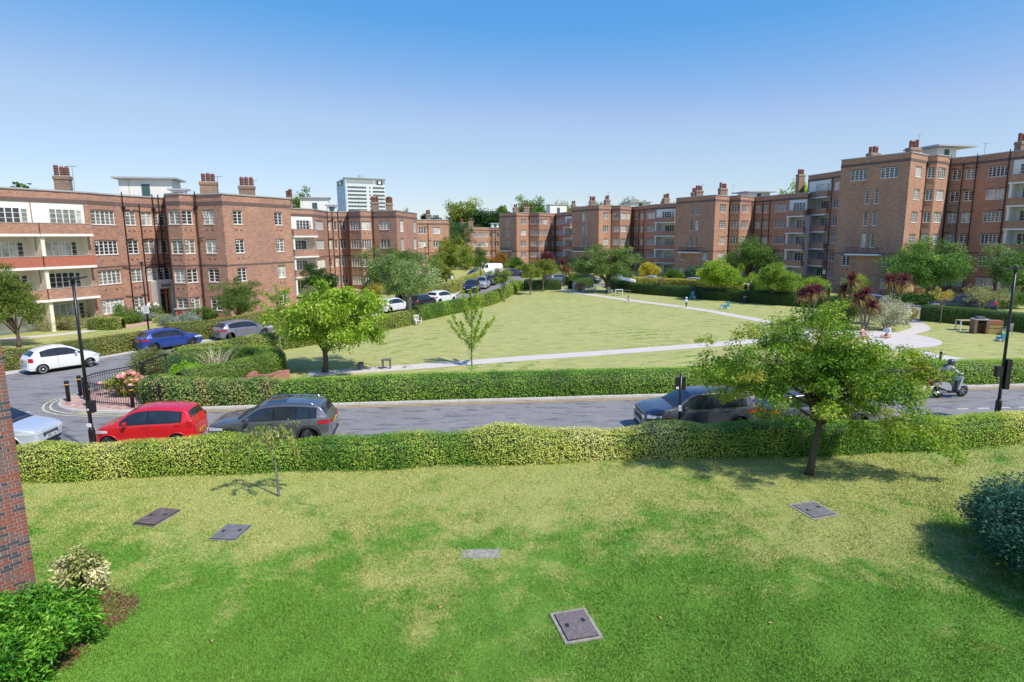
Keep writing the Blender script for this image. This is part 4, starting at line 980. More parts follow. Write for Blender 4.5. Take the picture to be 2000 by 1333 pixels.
    for s in (-1, 1):
        for a, b in zip(cuts, cuts[1:]):
            a2 = a - (0 if a == ends[0] else .03); b2 = b + (.03 if b != ends[1] else .04)
            side_patch(b2, a2, lo, hi, .016, s=s).build('side_window', CARGLASS, root, True)
        side_patch(ends[1] - .02, ends[0] + .03, lambda x: beltf(x) + .012, lambda x: hi(x) + .018, .008, 24, 6, s=s).build('window_surround', mat('gloss_black', (.012, .012, .014), .08, coat=1, var=0), root, True)
        side_patch(ends[1], ends[0], lambda x: beltf(x) + .004, lambda x: beltf(x) + .022, .018, s=s).build('window_trim', CHROME if arch and not rails or priv else TRIM, root)
        for c in [ends[0] - .0] + cuts[1:-1]:
            side_patch(c - .006, c + .006, lambda x: .30, lambda x: beltf(x) + .0, .003, 1, 8, s=s).build('door_gap', GAP, root)
        for c in cuts[1:3] if len(cuts) > 2 else cuts[1:2]:
            x = c + .12; y = Y(x, beltf(x) - .10); MB().box(x - .09, x + .09, s * y - .012, s * y + .028 * 1, beltf(x) - .115, beltf(x) - .085).build('door_handle', bm if not arch else CHROME, root)
        mx = ends[0] - .22; y = Y(mx, beltf(mx)); m_ = MB(); m_.box(mx - .05, mx + .06, s * (y + .03) - .0, s * (y + .18), beltf(mx) + .02, beltf(mx) + .15)
        v = [Vector(q) for q in m_.v]; c = sum(v, Vector()) / 8; m_.v = [tuple(c + (q - c) * 1) for q in v]
        m_.box(mx - .02, mx + .02, min(s * y, s * (y + .05)), max(s * y, s * (y + .05)), beltf(mx) + .01, beltf(mx) + .05)
        o = m_.build('wing_mirror', bm if not dark_roof else TRIM, root); bv = o.modifiers.new('bevel', 'BEVEL'); bv.width = .025; bv.segments = 2
    def top_patch(x0, x1, margin, eps, nx=12, ny=10, m1=None):
        m_ = MB(); g = []
        for i in range(nx + 1):
            x = x0 + (x1 - x0) * i / nx; zt = ztop(x); rc = .09; ye = Y(x, zt - rc) - margin; dz = (ztop(x + .03) - ztop(x - .03)) / .06; nl = math.hypot(1, dz)
            row = []
            for j in range(ny + 1):
                y = -ye + 2 * ye * j / ny; f = min(1, abs(y) / max(.01, (Y(x, zt - rc) - .117))); z = zt - rc * .1 + rc * .1 + (.035 if zt > H * .8 else .03) * (1 - f * f) - (.0 if f < 1 else .01)
                row.append((x - dz / nl * eps, y, z - rc * .0 + eps / nl))
            g.append(row)
        for i in range(nx):
            for j in range(ny): m_.poly([g[i][j], g[i][j + 1], g[i + 1][j + 1], g[i + 1][j]])
        return m_
    pf = {k: [p for p in PROFILES[k]] for k in (shape,)}[shape]
    ci = next(i for i, p in enumerate(pf) if p[1] > .685 or (shape == 'van' and p[1] > .53)); x_c = L / 2 - pf[ci][0] * L; x_r = L / 2 - pf[ci + 1][0] * L
    top_patch(x_r - .01, x_c - .03, .12, .008).build('windscreen', CARGLASS, root, True)
    top_patch(x_c - .02, x_c + .12, .16, .006, 3, 8).build('scuttle', TRIM, root)
    if rear_window:
        xr1 = -L / 2 + L * (1 - pf[-5][0]) ; xr0 = -L / 2 + L * (1 - pf[-4][0])
        top_patch(xr0 + .05, xr1 - .02, .16, .010).build('rear_window', CARGLASS, root, True)
    if glassroof: top_patch(x_r - .95, x_r - .25, .16, .006).build('glass_roof', CARGLASS, root, True)
    if rails:
        for s in (-1, 1):
            pts = [(x, s * (Y(x, ztop(x) - .09) - .06), ztop(x) + .035) for x in np.linspace(x_r - .1, -L / 2 + L * .12, 10)]
            pts[0] = (*pts[0][:2], pts[0][2] - .05); pts[-1] = (*pts[-1][:2], pts[-1][2] - .05); MB().tube(pts, .02, 6).build('roof_rail', CHROME, root, True)
    # spoiler lip, lights, grille, plates
    zl = H * .50
    for s in (-1, 1):
        hz = H * (.45 if shape != 'van' else .36)
        side_patch(L / 2 - (.62 if shape != 'bubble' else .42), L / 2 - .10, lambda x: hz - .02 + (L / 2 - x) * .06, lambda x: min(hz + .13 - (L / 2 - x) * .10 * (.5), ztop(x) - .05), .006, s=s).build('headlight', HEADL, root, True)
        hz2 = H * .52 if shape != 'bubble' else H * .48
        side_patch(-L / 2 + .06, -L / 2 + (.46 if detail else .40) * (.6 if shape in ('bubble', 'small') else 1), lambda x: hz2, lambda x: hz2 + .13 if shape not in ('small', 'bubble', 'estate') else hz2 + .24, .007, s=s).build('tail_lamp', TAILL, root, True)
        y0 = Wh * .42 * s; MB().box(-L / 2 - .004, -L / 2 + .04, min(y0, y0 + s * .2), max(y0, y0 + s * .2), hz2 - .005, hz2 + .09).build('tail_lamp', TAILL, root) if shape not in ('small', 'bubble') else None
        MB().box(L / 2 - .03, L / 2 + .012, s * Wh * .62 - .1, s * Wh * .62 + .1, hz - .05, hz + .06).build('headlight', HEADL, root)
    MB().box(L / 2 - .05, L / 2 + .014, -Wh * .44, Wh * .44, H * .33, H * .41).build('grille', TRIM, root)
    if ribs:
        for k in range(4): MB().box(L / 2 - .02, L / 2 + .03, -Wh * .40, Wh * .40, H * .35 + k * .035, H * .35 + k * .035 + .012).build('grille_bar', CHROME, root)
    MB().box(L / 2 - .04, L / 2 + .012, -Wh * .6, Wh * .6, .25, .33).build('lower_grille', GAP, root)
    p1 = MB().box(L / 2 + .016, L / 2 + .028, -.26, .26, H * .27, H * .27 + .11).build('number_plate', front_plate, root)
    zpl = H * (.47 if shape != 'small' else .30)
    p2 = MB().box(-L / 2 - .028, -L / 2 - .012, -.26, .26, zpl, zpl + .11).build('number_plate', YPL, root)
    for pl_, x_ in ((p1, L / 2 + .029), (p2, -L / 2 - .029)):
        q = MB()
        for k in range(7):
            if k == 4: continue
            q.box(x_ - .0015, x_ + .0015, -.21 + k * .062, -.21 + k * .062 + .038, (H * .27 if x_ > 0 else zpl) + .022, (H * .27 if x_ > 0 else zpl) + .088)
        q.build('plate_characters', GAP, pl_)
    MB().box(-L / 2 - .01, -L / 2 + .03, -Wh * .62, Wh * .62, .30, .40).build('rear_bumper', TRIM if arch else bm, root)
    if extra: extra(root, L, Wh, H, ztop, Y, bm)
    return root
def park(o, x, y, heading, z=.012):
    o.location = (x, y, z); o.rotation_euler = (0, 0, heading); return o
def ant(root, L, Wh, H, zt, Y, bm):
    MB().tube([(-L * .28, 0, H + .02), (-L * .31, 0, H + .18)], .008, 5).build('aerial', TRIM, root)
A0 = math.atan(RD)
red = park(make_car('red_hatchback', 'bright red small hatchback parked behind the near hedge, beside the left lamp post', 'car', 3.54, 1.64, 1.50, 'small', (.62, .012, .02), .29, .62, .58, (.60, .66), pillars=(.56,), extra=ant), -13.45, 22.1, math.pi + A0 * 1.3)
gla = park(make_car('grey_crossover', 'metallic grey crossover with roof rails and glass roof, behind the red hatchback', 'car', 4.42, 1.84, 1.56, 'suv', (.17, .175, .185), .34, .86, .80, (.62, .67), True, True, (.54, .72, .83), metal=.55, glassroof=True), -8.95, 22.35, math.pi + A0 * 1.3)
spo = park(make_car('dark_suv', 'dark blue grey sports utility car facing left beside the black box on a pole', 'car', 4.5, 1.9, 1.62, 'suv', (.075, .08, .095), .36, .88, .82, (.60, .66), True, False, (.53, .72, .84), metal=.15, priv=True), 7.15, 23.35, math.pi + A0)
sil = park(make_car('silver_car', 'pale silver car with a ribbed grille, half cut off by the brick wall', 'car', 4.2, 1.74, 1.46, 'hatch', (.58, .64, .70), .31, .85, .80, pillars=(.53, .74), metal=.3, ribs=True, extra=ant), -19.2, 21.8, A0 * .6)
wht = park(make_car('white_city_car', 'rounded white three door city car parked beside the left garden hedge', 'car', 3.65, 1.65, 1.50, 'bubble', (.80, .80, .80), .29, .62, .66, (.62, .66), pillars=(.60,), wheel='cover', extra=ant), -26.75, 35.75, math.atan2(2.0, 1.45))
blu = park(make_car('blue_hatchback', 'bright blue hatchback parked behind the white city car', 'car', 4.06, 1.75, 1.46, 'hatch', (.02, .06, .30), .32, .80, .70, pillars=(.53, .73), metal=.25, dark_roof=False), -24.2, 42.75, math.atan2(2.6, 2.0))
gry = park(make_car('grey_hatchback', 'metallic grey hatchback parked ahead of the blue one by the clipped hedge', 'car', 4.3, 1.78, 1.44, 'hatch', (.27, .28, .31), .32, .86, .74, pillars=(.53, .73), metal=.5), -20.9, 47.2, math.atan2(2.6, 2.1))
drk = park(make_car('dark_saloon', 'dark car right of the dark sports utility car, half under the leaning tree', 'car', 4.5, 1.82, 1.46, 'hatch', (.11, .12, .14), .33, .86, .82, pillars=(.53, .73), metal=.4, priv=True), 12.0, 23.75, A0)
# cars farther up the side road and beyond the courtyard, with fewer rings
def far_car(name, label, L, Wd, H, shape, col, x, y, hd, **k):
    return park(make_car(name, label, 'car', L, Wd, H, shape, col, group='cars parked round the courtyard', detail=0, **k), x, y, hd)
U = math.radians
far_car('white_saloon', 'white car behind the flowering courtyard tree, left one of two', 4.3, 1.78, 1.48, 'hatch', (.76, .77, .79), -12.4, 63.6, U(62))
far_car('black_car', 'black car between the two white ones on the side road', 4.3, 1.78, 1.45, 'hatch', (.02, .022, .028), -10.0, 67.6, U(66))
far_car('white_hatchback', 'white hatchback right of the flowering courtyard tree', 4.2, 1.78, 1.48, 'hatch', (.80, .80, .80), -8.3, 72.0, U(60))
far_car('black_off_roader', 'boxy black car at the foot of the row on the side road', 4.3, 1.85, 1.75, 'estate', (.015, .016, .018), -5.6, 86.0, U(-98))
far_car('silver_off_roader', 'silver car in the row on the side road, facing the camera', 4.6, 1.85, 1.75, 'suv', (.42, .45, .48), -4.4, 92.5, U(-96), metal=.3)
far_car('dark_grey_car', 'dark grey car, third in the row on the side road', 4.5, 1.82, 1.6, 'suv', (.05, .055, .06), -3.3, 99.5, U(-96))
far_car('plum_car', 'dark plum car at the top of the row on the side road', 4.4, 1.8, 1.55, 'suv', (.09, .06, .075), -2.4, 106.5, U(-96))
far_car('sky_blue_car', 'mid blue car below the white van at the far end', 4.3, 1.8, 1.5, 'hatch', (.04, .12, .34), -6.2, 118, U(-20))
van = far_car('white_van', 'white panel van at the far end of the side road', 5.2, 2.0, 2.3, 'van', (.80, .80, .80), -4.4, 127, U(195)); van['category'] = 'van'
far_car('navy_car', 'navy car right of the white van at the far end', 4.3, 1.8, 1.5, 'hatch', (.03, .04, .08), 0.5, 121.5, U(10))
far_car('pale_grey_car', 'pale grey car far off left of the red leaved palms', 4.3, 1.8, 1.5, 'hatch', (.30, .33, .38), 4.2, 121, U(15))
far_car('steel_blue_car', 'steel blue car between the two small red leaved palms', 4.3, 1.8, 1.5, 'hatch', (.10, .14, .22), 8.0, 103, U(20))
far_car('charcoal_car', 'charcoal car behind the hedge gap at the far path', 4.3, 1.8, 1.5, 'hatch', (.05, .055, .065), 12.6, 101, U(-25))
wv = far_car('white_people_carrier', 'white van shaped car behind the big courtyard tree', 4.9, 1.95, 2.0, 'van', (.78, .80, .83), 17.6, 97.5, U(-35)); wv['category'] = 'van'
far_car('light_blue_car', 'light blue car roof showing behind the right hedge', 4.3, 1.8, 1.5, 'hatch', (.42, .50, .58), 22.2, 95.5, U(-38))
far_car('silver_estate', 'silver car roof showing behind the right hedge beside the light blue one', 4.4, 1.8, 1.5, 'hatch', (.52, .53, .54), 27.5, 90.5, U(-40))
far_car('grey_estate', 'grey car roof showing behind the thin yellowing sapling', 4.4, 1.8, 1.5, 'hatch', (.40, .40, .42), 32, 86, U(-40))
pk = far_car('black_pickup', 'black pick-up with a long rear canopy behind the gate on the right', 5.3, 1.9, 1.85, 'estate', (.012, .018, .04), 43.2, 58.6, U(158), wr=.38, pillars=(.46, .60)); pk['category'] = 'pick-up'
far_car('blue_grey_car', 'blue grey car bonnet left of the black pick-up', 4.3, 1.8, 1.5, 'hatch', (.12, .17, .27), 36.4, 63.2, U(160))
far_car('crimson_car', 'crimson car at the right edge behind the hedge', 4.3, 1.8, 1.5, 'hatch', (.55, .015, .05), 47.8, 51.8, U(150))

# ---------------------------------------------------------------- street furniture
def lamp_post(label, x, y, h=6.3, rz=0, box=None, double=True, group='black lamp posts', base_h=.95, sign=None, arm=.75):
    t = thing('lamp_post', label, 'lamp post', (x, y, 0), rz, group)
    MB().lathe([(.11, 0), (.11, base_h - .08), (.085, base_h), (.06, base_h + .04)], 14).build('base', BLACKM, t, True)
    MB().tube([(0, 0, base_h), (0, 0, h * .6), (0, 0, h - .05)], [.062, .052, .045], 12).build('pole', BLACKM, t, True)
    MB().lathe([(.045, h - .12), (.075, h - .1), (.075, h + .1), (.05, h + .12)], 12).build('cap', BLACKM, t, True)
    m_ = MB(); m_.box(-.20, .16, -.10, .10, h + .0, h + .06); m_.build('bracket', BLACKM, t)
    l = MB(); l.poly([(.12, -.10, h + .05), (arm, -.05, h + .12), (arm, .05, h + .12), (.12, .10, h + .05)]); l.poly([(.12, .10, h + .0), (arm, .05, h + .09), (arm, -.05, h + .09), (.12, -.10, h)])
    l.poly([(.12, -.10, h), (arm, -.05, h + .09), (arm, -.05, h + .12), (.12, -.10, h + .05)]); l.poly([(.12, .10, h + .05), (arm, .05, h + .12), (arm, .05, h + .09), (.12, .10, h)]); l.build('lantern', BLACKM, t)
    MB().box(.25, arm - .1, -.045, .045, h + .0, h + .012, 0, lambda x, y, z: (x, y, z + .05)).build('lens', mat('lamp_lens', (.6, .6, .58), .3), t)
    if box:
        b = MB(); b.box(.02, .26, -.13, .05, box, box + .42); b.build('control_box', mat('black_cabinet', (.02, .02, .022), .4), t); MB().box(.05, .12, -.137, -.131, box + .08, box + .15).build('sticker', WHITE, t)
    if sign:
        MB().box(-.2, .2, -.075, -.06, sign, sign + .55).build('sign_plate', WPAINT, t); q = MB()
        for k in range(4): q.box(-.14, .12 - .04 * (k % 2), -.079, -.0755, sign + .42 - k * .1, sign + .45 - k * .1)
        q.build('sign_lettering', mat('sign_grey', (.2, .2, .22), .6), t)
    return t
l1 = lamp_post('tall black lamp post left of the red hatchback, with a small box halfway down', -14.95, 21.0, 6.2, U(-8), 1.55, arm=.55)
MB().box(-.075, .075, -.12, -.06, 1.02, 1.14).build('sticker', WHITE, l1)
lamp_post('tall black lamp post at the right edge, with a long control box', 19.45, 23.8, 6.15, U(185), 1.9)
MB().box(-.26, -.06, -.12, .12, 1.4, 2.6).build('cabinet', BLACKM, bpy.data.objects['lamp_post.001'])
lamp_post('thin black lamp post with a white sign plate behind the blue hatchback', -26.4, 44.2, 5.9, U(8), sign=2.3, base_h=.5)
lamp_post('far lamp post rising above the leafy tree left of the side road', -12.2, 88, 6.2, 0, base_h=.5)
lamp_post('far lamp post at the hedge beside the side road', -5.1, 101, 6.4, U(180), base_h=.5)
lamp_post('far lamp post in front of the middle block left of the red leaved palms', 5.5, 131, 6.4, 0, base_h=.5)
lamp_post('far lamp post in front of the white balconies left of the tallest block', 41.5, 82, 6.2, 0, base_h=.5, sign=2.4)
# parking box on a pole
t = thing('parking_meter_pole', 'black box on a short pole in front of the dark blue grey car', 'pole', (6.12, 21.75, 0))
MB().tube([(0, 0, 0), (0, 0, 2.55)], .05, 12).build('pole', BLACKM, t, True); MB().box(-.18, .18, -.02, .12, 1.98, 2.44).build('box', mat('black_cabinet', (.02, .02, .022), .4), t)
MB().box(-.17, -.07, -.026, -.021, 2.02, 2.11).build('sticker', WHITE, t); MB().box(-.055, .055, -.058, -.05, 1.2, 1.42).build('sticker', WHITE, t)
lt = thing('sign_post', 'small white sign on a pole beside the yellow hydrant marker up the side road', 'sign', (-8.0, 83.2, 0)); MB().tube([(0, 0, 0), (0, 0, 2.6)], .04, 8).build('pole', BLACKM, lt); MB().box(-.16, .16, -.06, -.04, 2.0, 2.5).build('sign_plate', WHITE, lt)
t = thing('marker_post', 'short yellow marker post by the hedge up the side road', 'post', (-8.9, 80.6, 0)); MB().box(-.12, .12, -.04, .04, 0, .9).build('post', YPAINT, t)
# bollards
bp = [(-20.75, 27.9), (-19.15, 26.95), (-17.05, 26.75), (-20.95, 29.0), (-19.9, 32.3)]
bl = ['leftmost front bollard with a yellow band on the brick island', 'bollard with a yellow band just behind the left lamp post', 'bollard with a yellow band in front of the hydrangea, rightmost of the island', 'bollard with a yellow band behind the leftmost one', 'bollard inside the far side of the curved railing']
def bollard(lab, x, y):
    t = thing('bollard', lab, 'bollard', (x, y, .1), 0, 'bollards round the brick island')
    MB().lathe([(.085, 0), (.085, .86), (.095, .87), (.095, .98), (.07, 1.0)], 16).build('post', BLACKM, t, True); MB().lathe([(.088, .80), (.088, .845)], 16).build('band', mat('yellow_band', (.75, .45, .03), .5), t, True)
for (x, y), lab in zip(bp, bl): bollard(lab, x, y)
# curved railing round the planting
rp = smooth_line([np.array(p, float) for p in [(-15.9, 26.95), (-17.6, 27.05), (-19.1, 27.45), (-20.2, 28.2), (-20.65, 29.2), (-20.5, 30.2), (-19.9, 31.4), (-19.0, 33.0)]], .1)
fen = thing('railing_fence', 'curved black iron railing round the hydrangea bed', 'railing', (-20.0, 28.5, .1)); O = Vector(fen.location)
s = np.r_[0, np.cumsum([np.linalg.norm(b - a) for a, b in zip(rp, rp[1:])])]; rpa = np.array(rp)
for z, r_ in ((.93, .022), (.80, .012), (.12, .016)): MB().tube([(p[0] - O.x, p[1] - O.y, z) for p in rp[::2]], r_, 6).build('rail', BLACKM, fen, True)
bal = MB().tube([(0, 0, .02), (0, 0, .98)], .011, 6).mesh('baluster', BLACKM); q = 0
while q < s[-1]:
    x, y = np.interp(q, s, rpa[:, 0]), np.interp(q, s, rpa[:, 1]); link('baluster', bal, fen, (x - O.x, y - O.y, 0)); q += .125
for q in (0, s[-1] * .48, s[-1]):
    x, y = np.interp(q, s, rpa[:, 0]), np.interp(q, s, rpa[:, 1]); MB().box(-.03, .03, -.03, .03, 0, 1.05).build('post', BLACKM, fen, loc=(x - O.x, y - O.y, 0))
# bench or arm of the railing beyond (dark angled handrail)
t = thing('handrail', 'short dark angled handrail behind the hydrangea', 'handrail', (-19.6, 31.9, .1)); m_ = MB(); m_.tube([(0, 0, 0), (0, 0, 1.0), (.9, .7, 1.35)], .05, 8); m_.tube([(.9, .7, 0), (.9, .7, 1.35)], .05, 8); m_.build('rail', BLACKM, t)
# low brick wall box beside the hedge
t = thing('low_brick_wall', 'low three sided brick wall beside the end of the curved hedge', 'wall', (-12.3, 29.55, .10), A0)
RB = brick_mat('garden_wall_brick', (.42, .17, .12), (.36, .13, .09), (.46, .36, .30), (.46, .2, .13), (.3, .12, .09))
MB().box(-.75, .5, -.11, .11, 0, .78).build('wall', RB, t); MB().box(-.75, -.53, .112, 1.0, 0, .78).build('wall', RB, t); MB().box(.0, .22, 0, 1.25, 0, .78, 0, lambda x, y, z: (x + .28 + .35 * y, y + .112, z)).build('wall', RB, t)
cb = [MB().box(-.034, .034, -.115, .115, 0, .065).mesh('brick', mt_) for mt_ in (mat('coping_brick_a', (.44, .19, .14), .85, var=.2), mat('coping_brick_b', (.36, .14, .10), .85, var=.2))]
for k in range(17): link('brick', cb[rnd.randrange(2)], t, (-.71 + k * .0755, 0, .783))
for k in range(11): link('brick', cb[rnd.randrange(2)], t, (-.64, .16 + k * .0755, .783), (0, 0, math.pi / 2)); link('brick', cb[rnd.randrange(2)], t, (.39 + .35 * (.05 + k * .0755), .16 + k * .0755, .783), (0, 0, math.pi / 2))
# wall brick boxes with red plates at block corners
for x, y, lab in ((-30.1, 55.8, 'brick pillar with a red plate at the corner of the left block'), (-13.2, 126.2, 'brick pillar with a red plate at the far left block end')):
    t = thing('brick_pillar', lab, 'pillar', (x, y, 0)); MB().box(-.4, .4, -.3, .3, 0, 1.3).build('pillar', RB, t); MB().box(-.5, .5, -.4, .4, 1.302, 1.4).build('cap', CONC, t); p_ = MB().box(-.2, .2, -.33, -.303, .35, 1.15).build('plate', mat('red_plate', (.45, .02, .03), .5), t); MB().box(-.07, .07, -.336, -.332, .7, .85).build('emblem', WHITE, p_)

# ---------------------------------------------------------------- near brick wall at the left
def near_wall():
    t = thing('brick_wall', 'dark red and blue brick wall corner at the left edge of the picture', 'wall', (-10.12, 12.0, 0)); e = Vector((-.38, -.54)).normalized(); ang = math.atan2(e.y, e.x)
    nrm = Vector((-e.y, e.x)) # to the visible side
    if nrm.x < 0: nrm = -nrm
    sgn = 1 if Vector((-math.sin(ang), math.cos(ang))).dot(nrm) > 0 else -1
    cols = [mat('brick_red', (.26, .085, .06), .85, var=.3, vs=12), mat('brick_purple', (.19, .115, .105), .85, var=.3, vs=12), mat('brick_blue', (.075, .07, .08), .7, var=.35, vs=12), mat('brick_brown', (.22, .10, .075), .85, var=.3, vs=12)]
    MOR = mat('mortar', (.46, .42, .38), .95, var=.15, vs=9)
    m_ = MB(); T = lambda u, d, z: (e.x * u + nrm.x * d, e.y * u + nrm.y * d, z)
    m_.box(.004, 5, -.5, -.006, 0, 11, 0, T); m_.build('mortar', MOR, t)
    st = [MB() for _ in cols]; ms = {}
    def bm_(w, c):
        k = (w, c)
        if k not in ms:
            b = MB(); h = .0625; g = .003
            b.box(0, w, -.01, 0, 0, h) ; ms[k] = b.mesh('brick', cols[c])
        return ms[k]
    nn = 0; rows = int(10.9 / .075)
    for r in range(rows):
        z = .008 + r * .075; u = 0; k = 0
        seq = [.215, .1025] if r % 2 else [.1025, .065, .215, .1025]
        while u < 4.8:
            if r % 2 == 0 and k < 2: w = (.1025, .0475)[k]
            elif r % 2 == 1: w = (.215, .1025)[k % 2]
            else: w = (.215, .1025)[k % 2]
            c = rnd.choices(range(4), (3.2, 3, 1.9, 2.2))[0] if w > .15 else rnd.choices(range(4), (3, 4, 1, 2))[0]
            near = .2 < z < 6.2 and u < .62 + max(0, (1.2 - z)) * .0
            if near and nn < 300:
                o = link('brick', bm_(w, c), t, (e.x * u + nrm.x * rnd.uniform(0, .003), e.y * u + nrm.y * 0, z), (0, 0, ang)); nn += 1
                if sgn < 0: pass
            else: st[c].box(u, u + w, -.01, .001, z, z + .0625, 0, T)
            u += w + .01; k += 1
    for m_, c in zip(st, cols):
        o = m_.build('bricks', c, t); o['kind'] = 'stuff'
near_wall()

# ---------------------------------------------------------------- manhole covers on the front lawn
IRON = mat('rusty_iron', (.14, .105, .095), .8, var=.45, vs=7); IRON2 = mat('grey_iron', (.17, .165, .165), .7, var=.35, vs=8)
def manhole(label, x, y, w, d, rz, mt_, frame=.10, lift=.05, slab=None):
    frame *= .75
    t = thing('manhole_cover', label, 'manhole cover', (x, y, 0), rz, 'manhole covers in the front lawn')
    MB().box(-w / 2 - frame, w / 2 + frame, -d / 2 - frame, d / 2 + frame, -.02, lift * .6).build('frame', mat('weathered_concrete', (.30, .29, .23), .9, var=.45, vs=9), t)
    if not slab:
        MB().box(-w / 2 - .015, w / 2 + .015, -d / 2 - .015, d / 2 + .015, lift * .6 + .002, lift * .75).build('seat', GAP, t)
        MB().box(-w / 2, w / 2, -d / 2, d / 2, lift * .6 + .005, lift).build('cover', mt_, t)
        for sx, sy in ((-.3, 0), (.3, .1)): MB().box(sx * w - .035, sx * w + .035, sy * d - .05, sy * d + .05, lift + .001, lift + .012).build('lifting_eye', mat('dark_steel', (.03, .03, .04), .4), t)
    return t
manhole('rusty brown cover tilted in the grass, leftmost of the lawn', -9.72, 15.75, .62, .92, U(-12), IRON, .02, .10)
manhole('dark grey cover with pale rim left of the little bare tree', -7.33, 14.9, .66, .78, U(-6), IRON2, .05, .05)
manhole('pale worn slab in the middle of the lawn', -.79, 13.72, .80, .30, U(2), CONC, .07, .03, slab=True)
manhole('lichen spotted cover nearest the camera', 1.2, 10.9, .60, .82, U(14), mat('lichen_iron', (.17, .14, .14), .9, var=.5, vs=16), .11, .06)
manhole('grey cover with a concrete rim near the leaning tree', 8.3, 15.95, .72, .80, U(16), IRON2, .12, .04)
# ---------------------------------------------------------------- hedges
G1 = ((.035, .085, .015), (.07, .15, .022), (.12, .20, .04)); GY = ((.04, .13, .012), (.10, .23, .025), (.20, .31, .04), (.40, .44, .08), (.54, .54, .18)); GM = ((.07, .16, .015), (.13, .26, .025), (.22, .35, .045)); GD = ((.02, .055, .018), (.045, .10, .022), (.10, .15, .04), (.20, .13, .05))
GO = ((.13, .19, .03), (.23, .29, .055), (.36, .39, .11)); GDK = ((.02, .06, .012), (.04, .10, .018), (.07, .15, .025))
def nh(s): return .92 + .10 * math.sin(s * .9 + 1) * math.cos(s * .37) + (.06 * math.sin(s * 2.1)) + (.10 * math.exp(-((s - 32) / 2.5) ** 2))
hb = [(-25, 17.6), (-16.2, 18.35), (-13.7, 18.4), (-12.2, 18.6), (-10, 18.92), (-7.7, 19.05), (-4.4, 19.2), (-2.6, 19.48), (0, 19.6), (4.1, 19.9), (7, 20.0), (10.5, 20.15), (15.3, 20.65), (18.5, 21.28), (28, 22.6), (44, 24.6)]
hedge('hedge', 'variegated yellow and green clipped hedge along the back of the front lawn', [(x, y + .62) for x, y in hb], lambda s: 1.25 + .12 * math.sin(s * 1.3), nh, .052, 1050, GY, .5, 'clipped hedges', .09, seed=1, wob=.10)
hedge('hedge', 'long straight hedge on the far side of the near road', [(x, ky(x) + o_) for x, o_ in ((-10.8, .95), (-8, 1.1), (-5, 1.2), (0, 1.22), (6, 1.22), (12, 1.22), (20, 1.22), (34, 1.22))], lambda s: 1.25 + .65 * min(1, s / 5), 1.06, .06, 430, ((.08, .19, .018), (.14, .29, .03), (.22, .38, .05), (.25, .31, .07)), .7, 'clipped hedges', .04, seed=2, wob=.03)
hedge('hedge', 'glossy mottled hedge curling round the island garden beside the railing', [(-16.5, 28.8), (-16.8, 28.2), (-16, 27.85), (-14, 27.75), (-12.4, 27.75), (-10.4, 27.9)], lambda s: 1.7 - .07 * s, lambda s: 1.2 - .02 * s, .085, 330, ((.03, .09, .025), (.09, .19, .04), (.20, .29, .07), (.27, .24, .10)), 1.6, 'clipped hedges', .07, seed=3, wob=.08)
hedge('hedge', 'curved hedge sweeping up and round behind the low brick wall', [(-16.3, 29.4), (-15.6, 30.4), (-14.6, 31.2), (-14.0, 32.4), (-13.6, 33.6), (-13.75, 34.7), (-14.6, 35.7), (-16.2, 36.2), (-18, 35.9), (-19.4, 34.9)], 1.35, 1.22, .06, 480, ((.08, .16, .02), (.15, .25, .035), (.25, .34, .07)), 1.1, 'clipped hedges', .05, seed=4, wob=.05)
hedge('hedge', 'hedge beside the blue hatchback running up the side road', [(-19.9, 35.6), (-18.3, 38.4), (-16.6, 41.4), (-15.0, 43.4), (-12.4, 47.3), (-10.6, 51.2), (-9.4, 53.6), (-8.8, 55.8)], 1.3, 1.2, .07, 330, GO, .8, 'clipped hedges', .05, seed=5, wob=.05)
hedge('hedge', 'hedge between the courtyard lawn and the side road, left of the bin', [(-8.9, 56.2), (-6.8, 60.2), (-4.9, 64.2)], 1.3, 1.3, .09, 230, GM, .8, 'clipped hedges', .05, seed=6)
hedge('hedge', 'bright hedge narrowing away along the side road past the bin', [(-4.4, 65.3), (-2.6, 70), (-1.0, 78), (.3, 86), (1.2, 91)], 1.3, 1.3, .10, 180, ((.09, .17, .02), (.16, .25, .03), (.24, .32, .06)), .6, 'clipped hedges', .06, seed=7)
hedge('hedge', 'garden hedge behind the white city car', [(-46, 29.0), (-38, 32.0), (-30.3, 35.6), (-28.2, 38.8), (-26.9, 41.4), (-26.2, 43.4)], 1.35, 1.18, .07, 330, ((.10, .13, .025), (.18, .20, .04), (.28, .28, .08)), .7, 'clipped hedges', .05, seed=8)
hedge('hedge', 'garden hedge behind the blue and grey hatchbacks', [(-26.1, 45.7), (-23.9, 46.9), (-22.2, 48.2), (-20.2, 51.3), (-17.4, 56.2), (-14.6, 61.4)], 1.35, lambda s: 1.5 - .16 * math.sin(s * .5 + .5), .075, 300, ((.11, .14, .025), (.19, .22, .04), (.29, .29, .08)), .7, 'clipped hedges', .05, seed=9)
hedge('hedge', 'short hedge piece beside the entrance path of the left block', [(-36.2, 52.2), (-33.4, 52.4)], 1.1, 1.0, .08, 260, GO, .8, 'clipped hedges', .05, seed=10)
hedge('hedge', 'straw tinted hedge left of the side road near the sign post', [(-12.8, 70), (-10.5, 77), (-8.9, 82), (-7.6, 92), (-6.4, 103), (-5.6, 116)], 1.4, 1.6, .10, 170, ((.17, .21, .04), (.28, .30, .08), (.38, .38, .13)), .6, 'clipped hedges', .06, seed=11)
hedge('hedge', 'short dark hedge left of the far path gap', [(1.8, 89.5), (4.5, 89.2), (7.2, 89)], 1.6, 1.45, .10, 170, GDK, .6, 'clipped hedges', .06, seed=12)
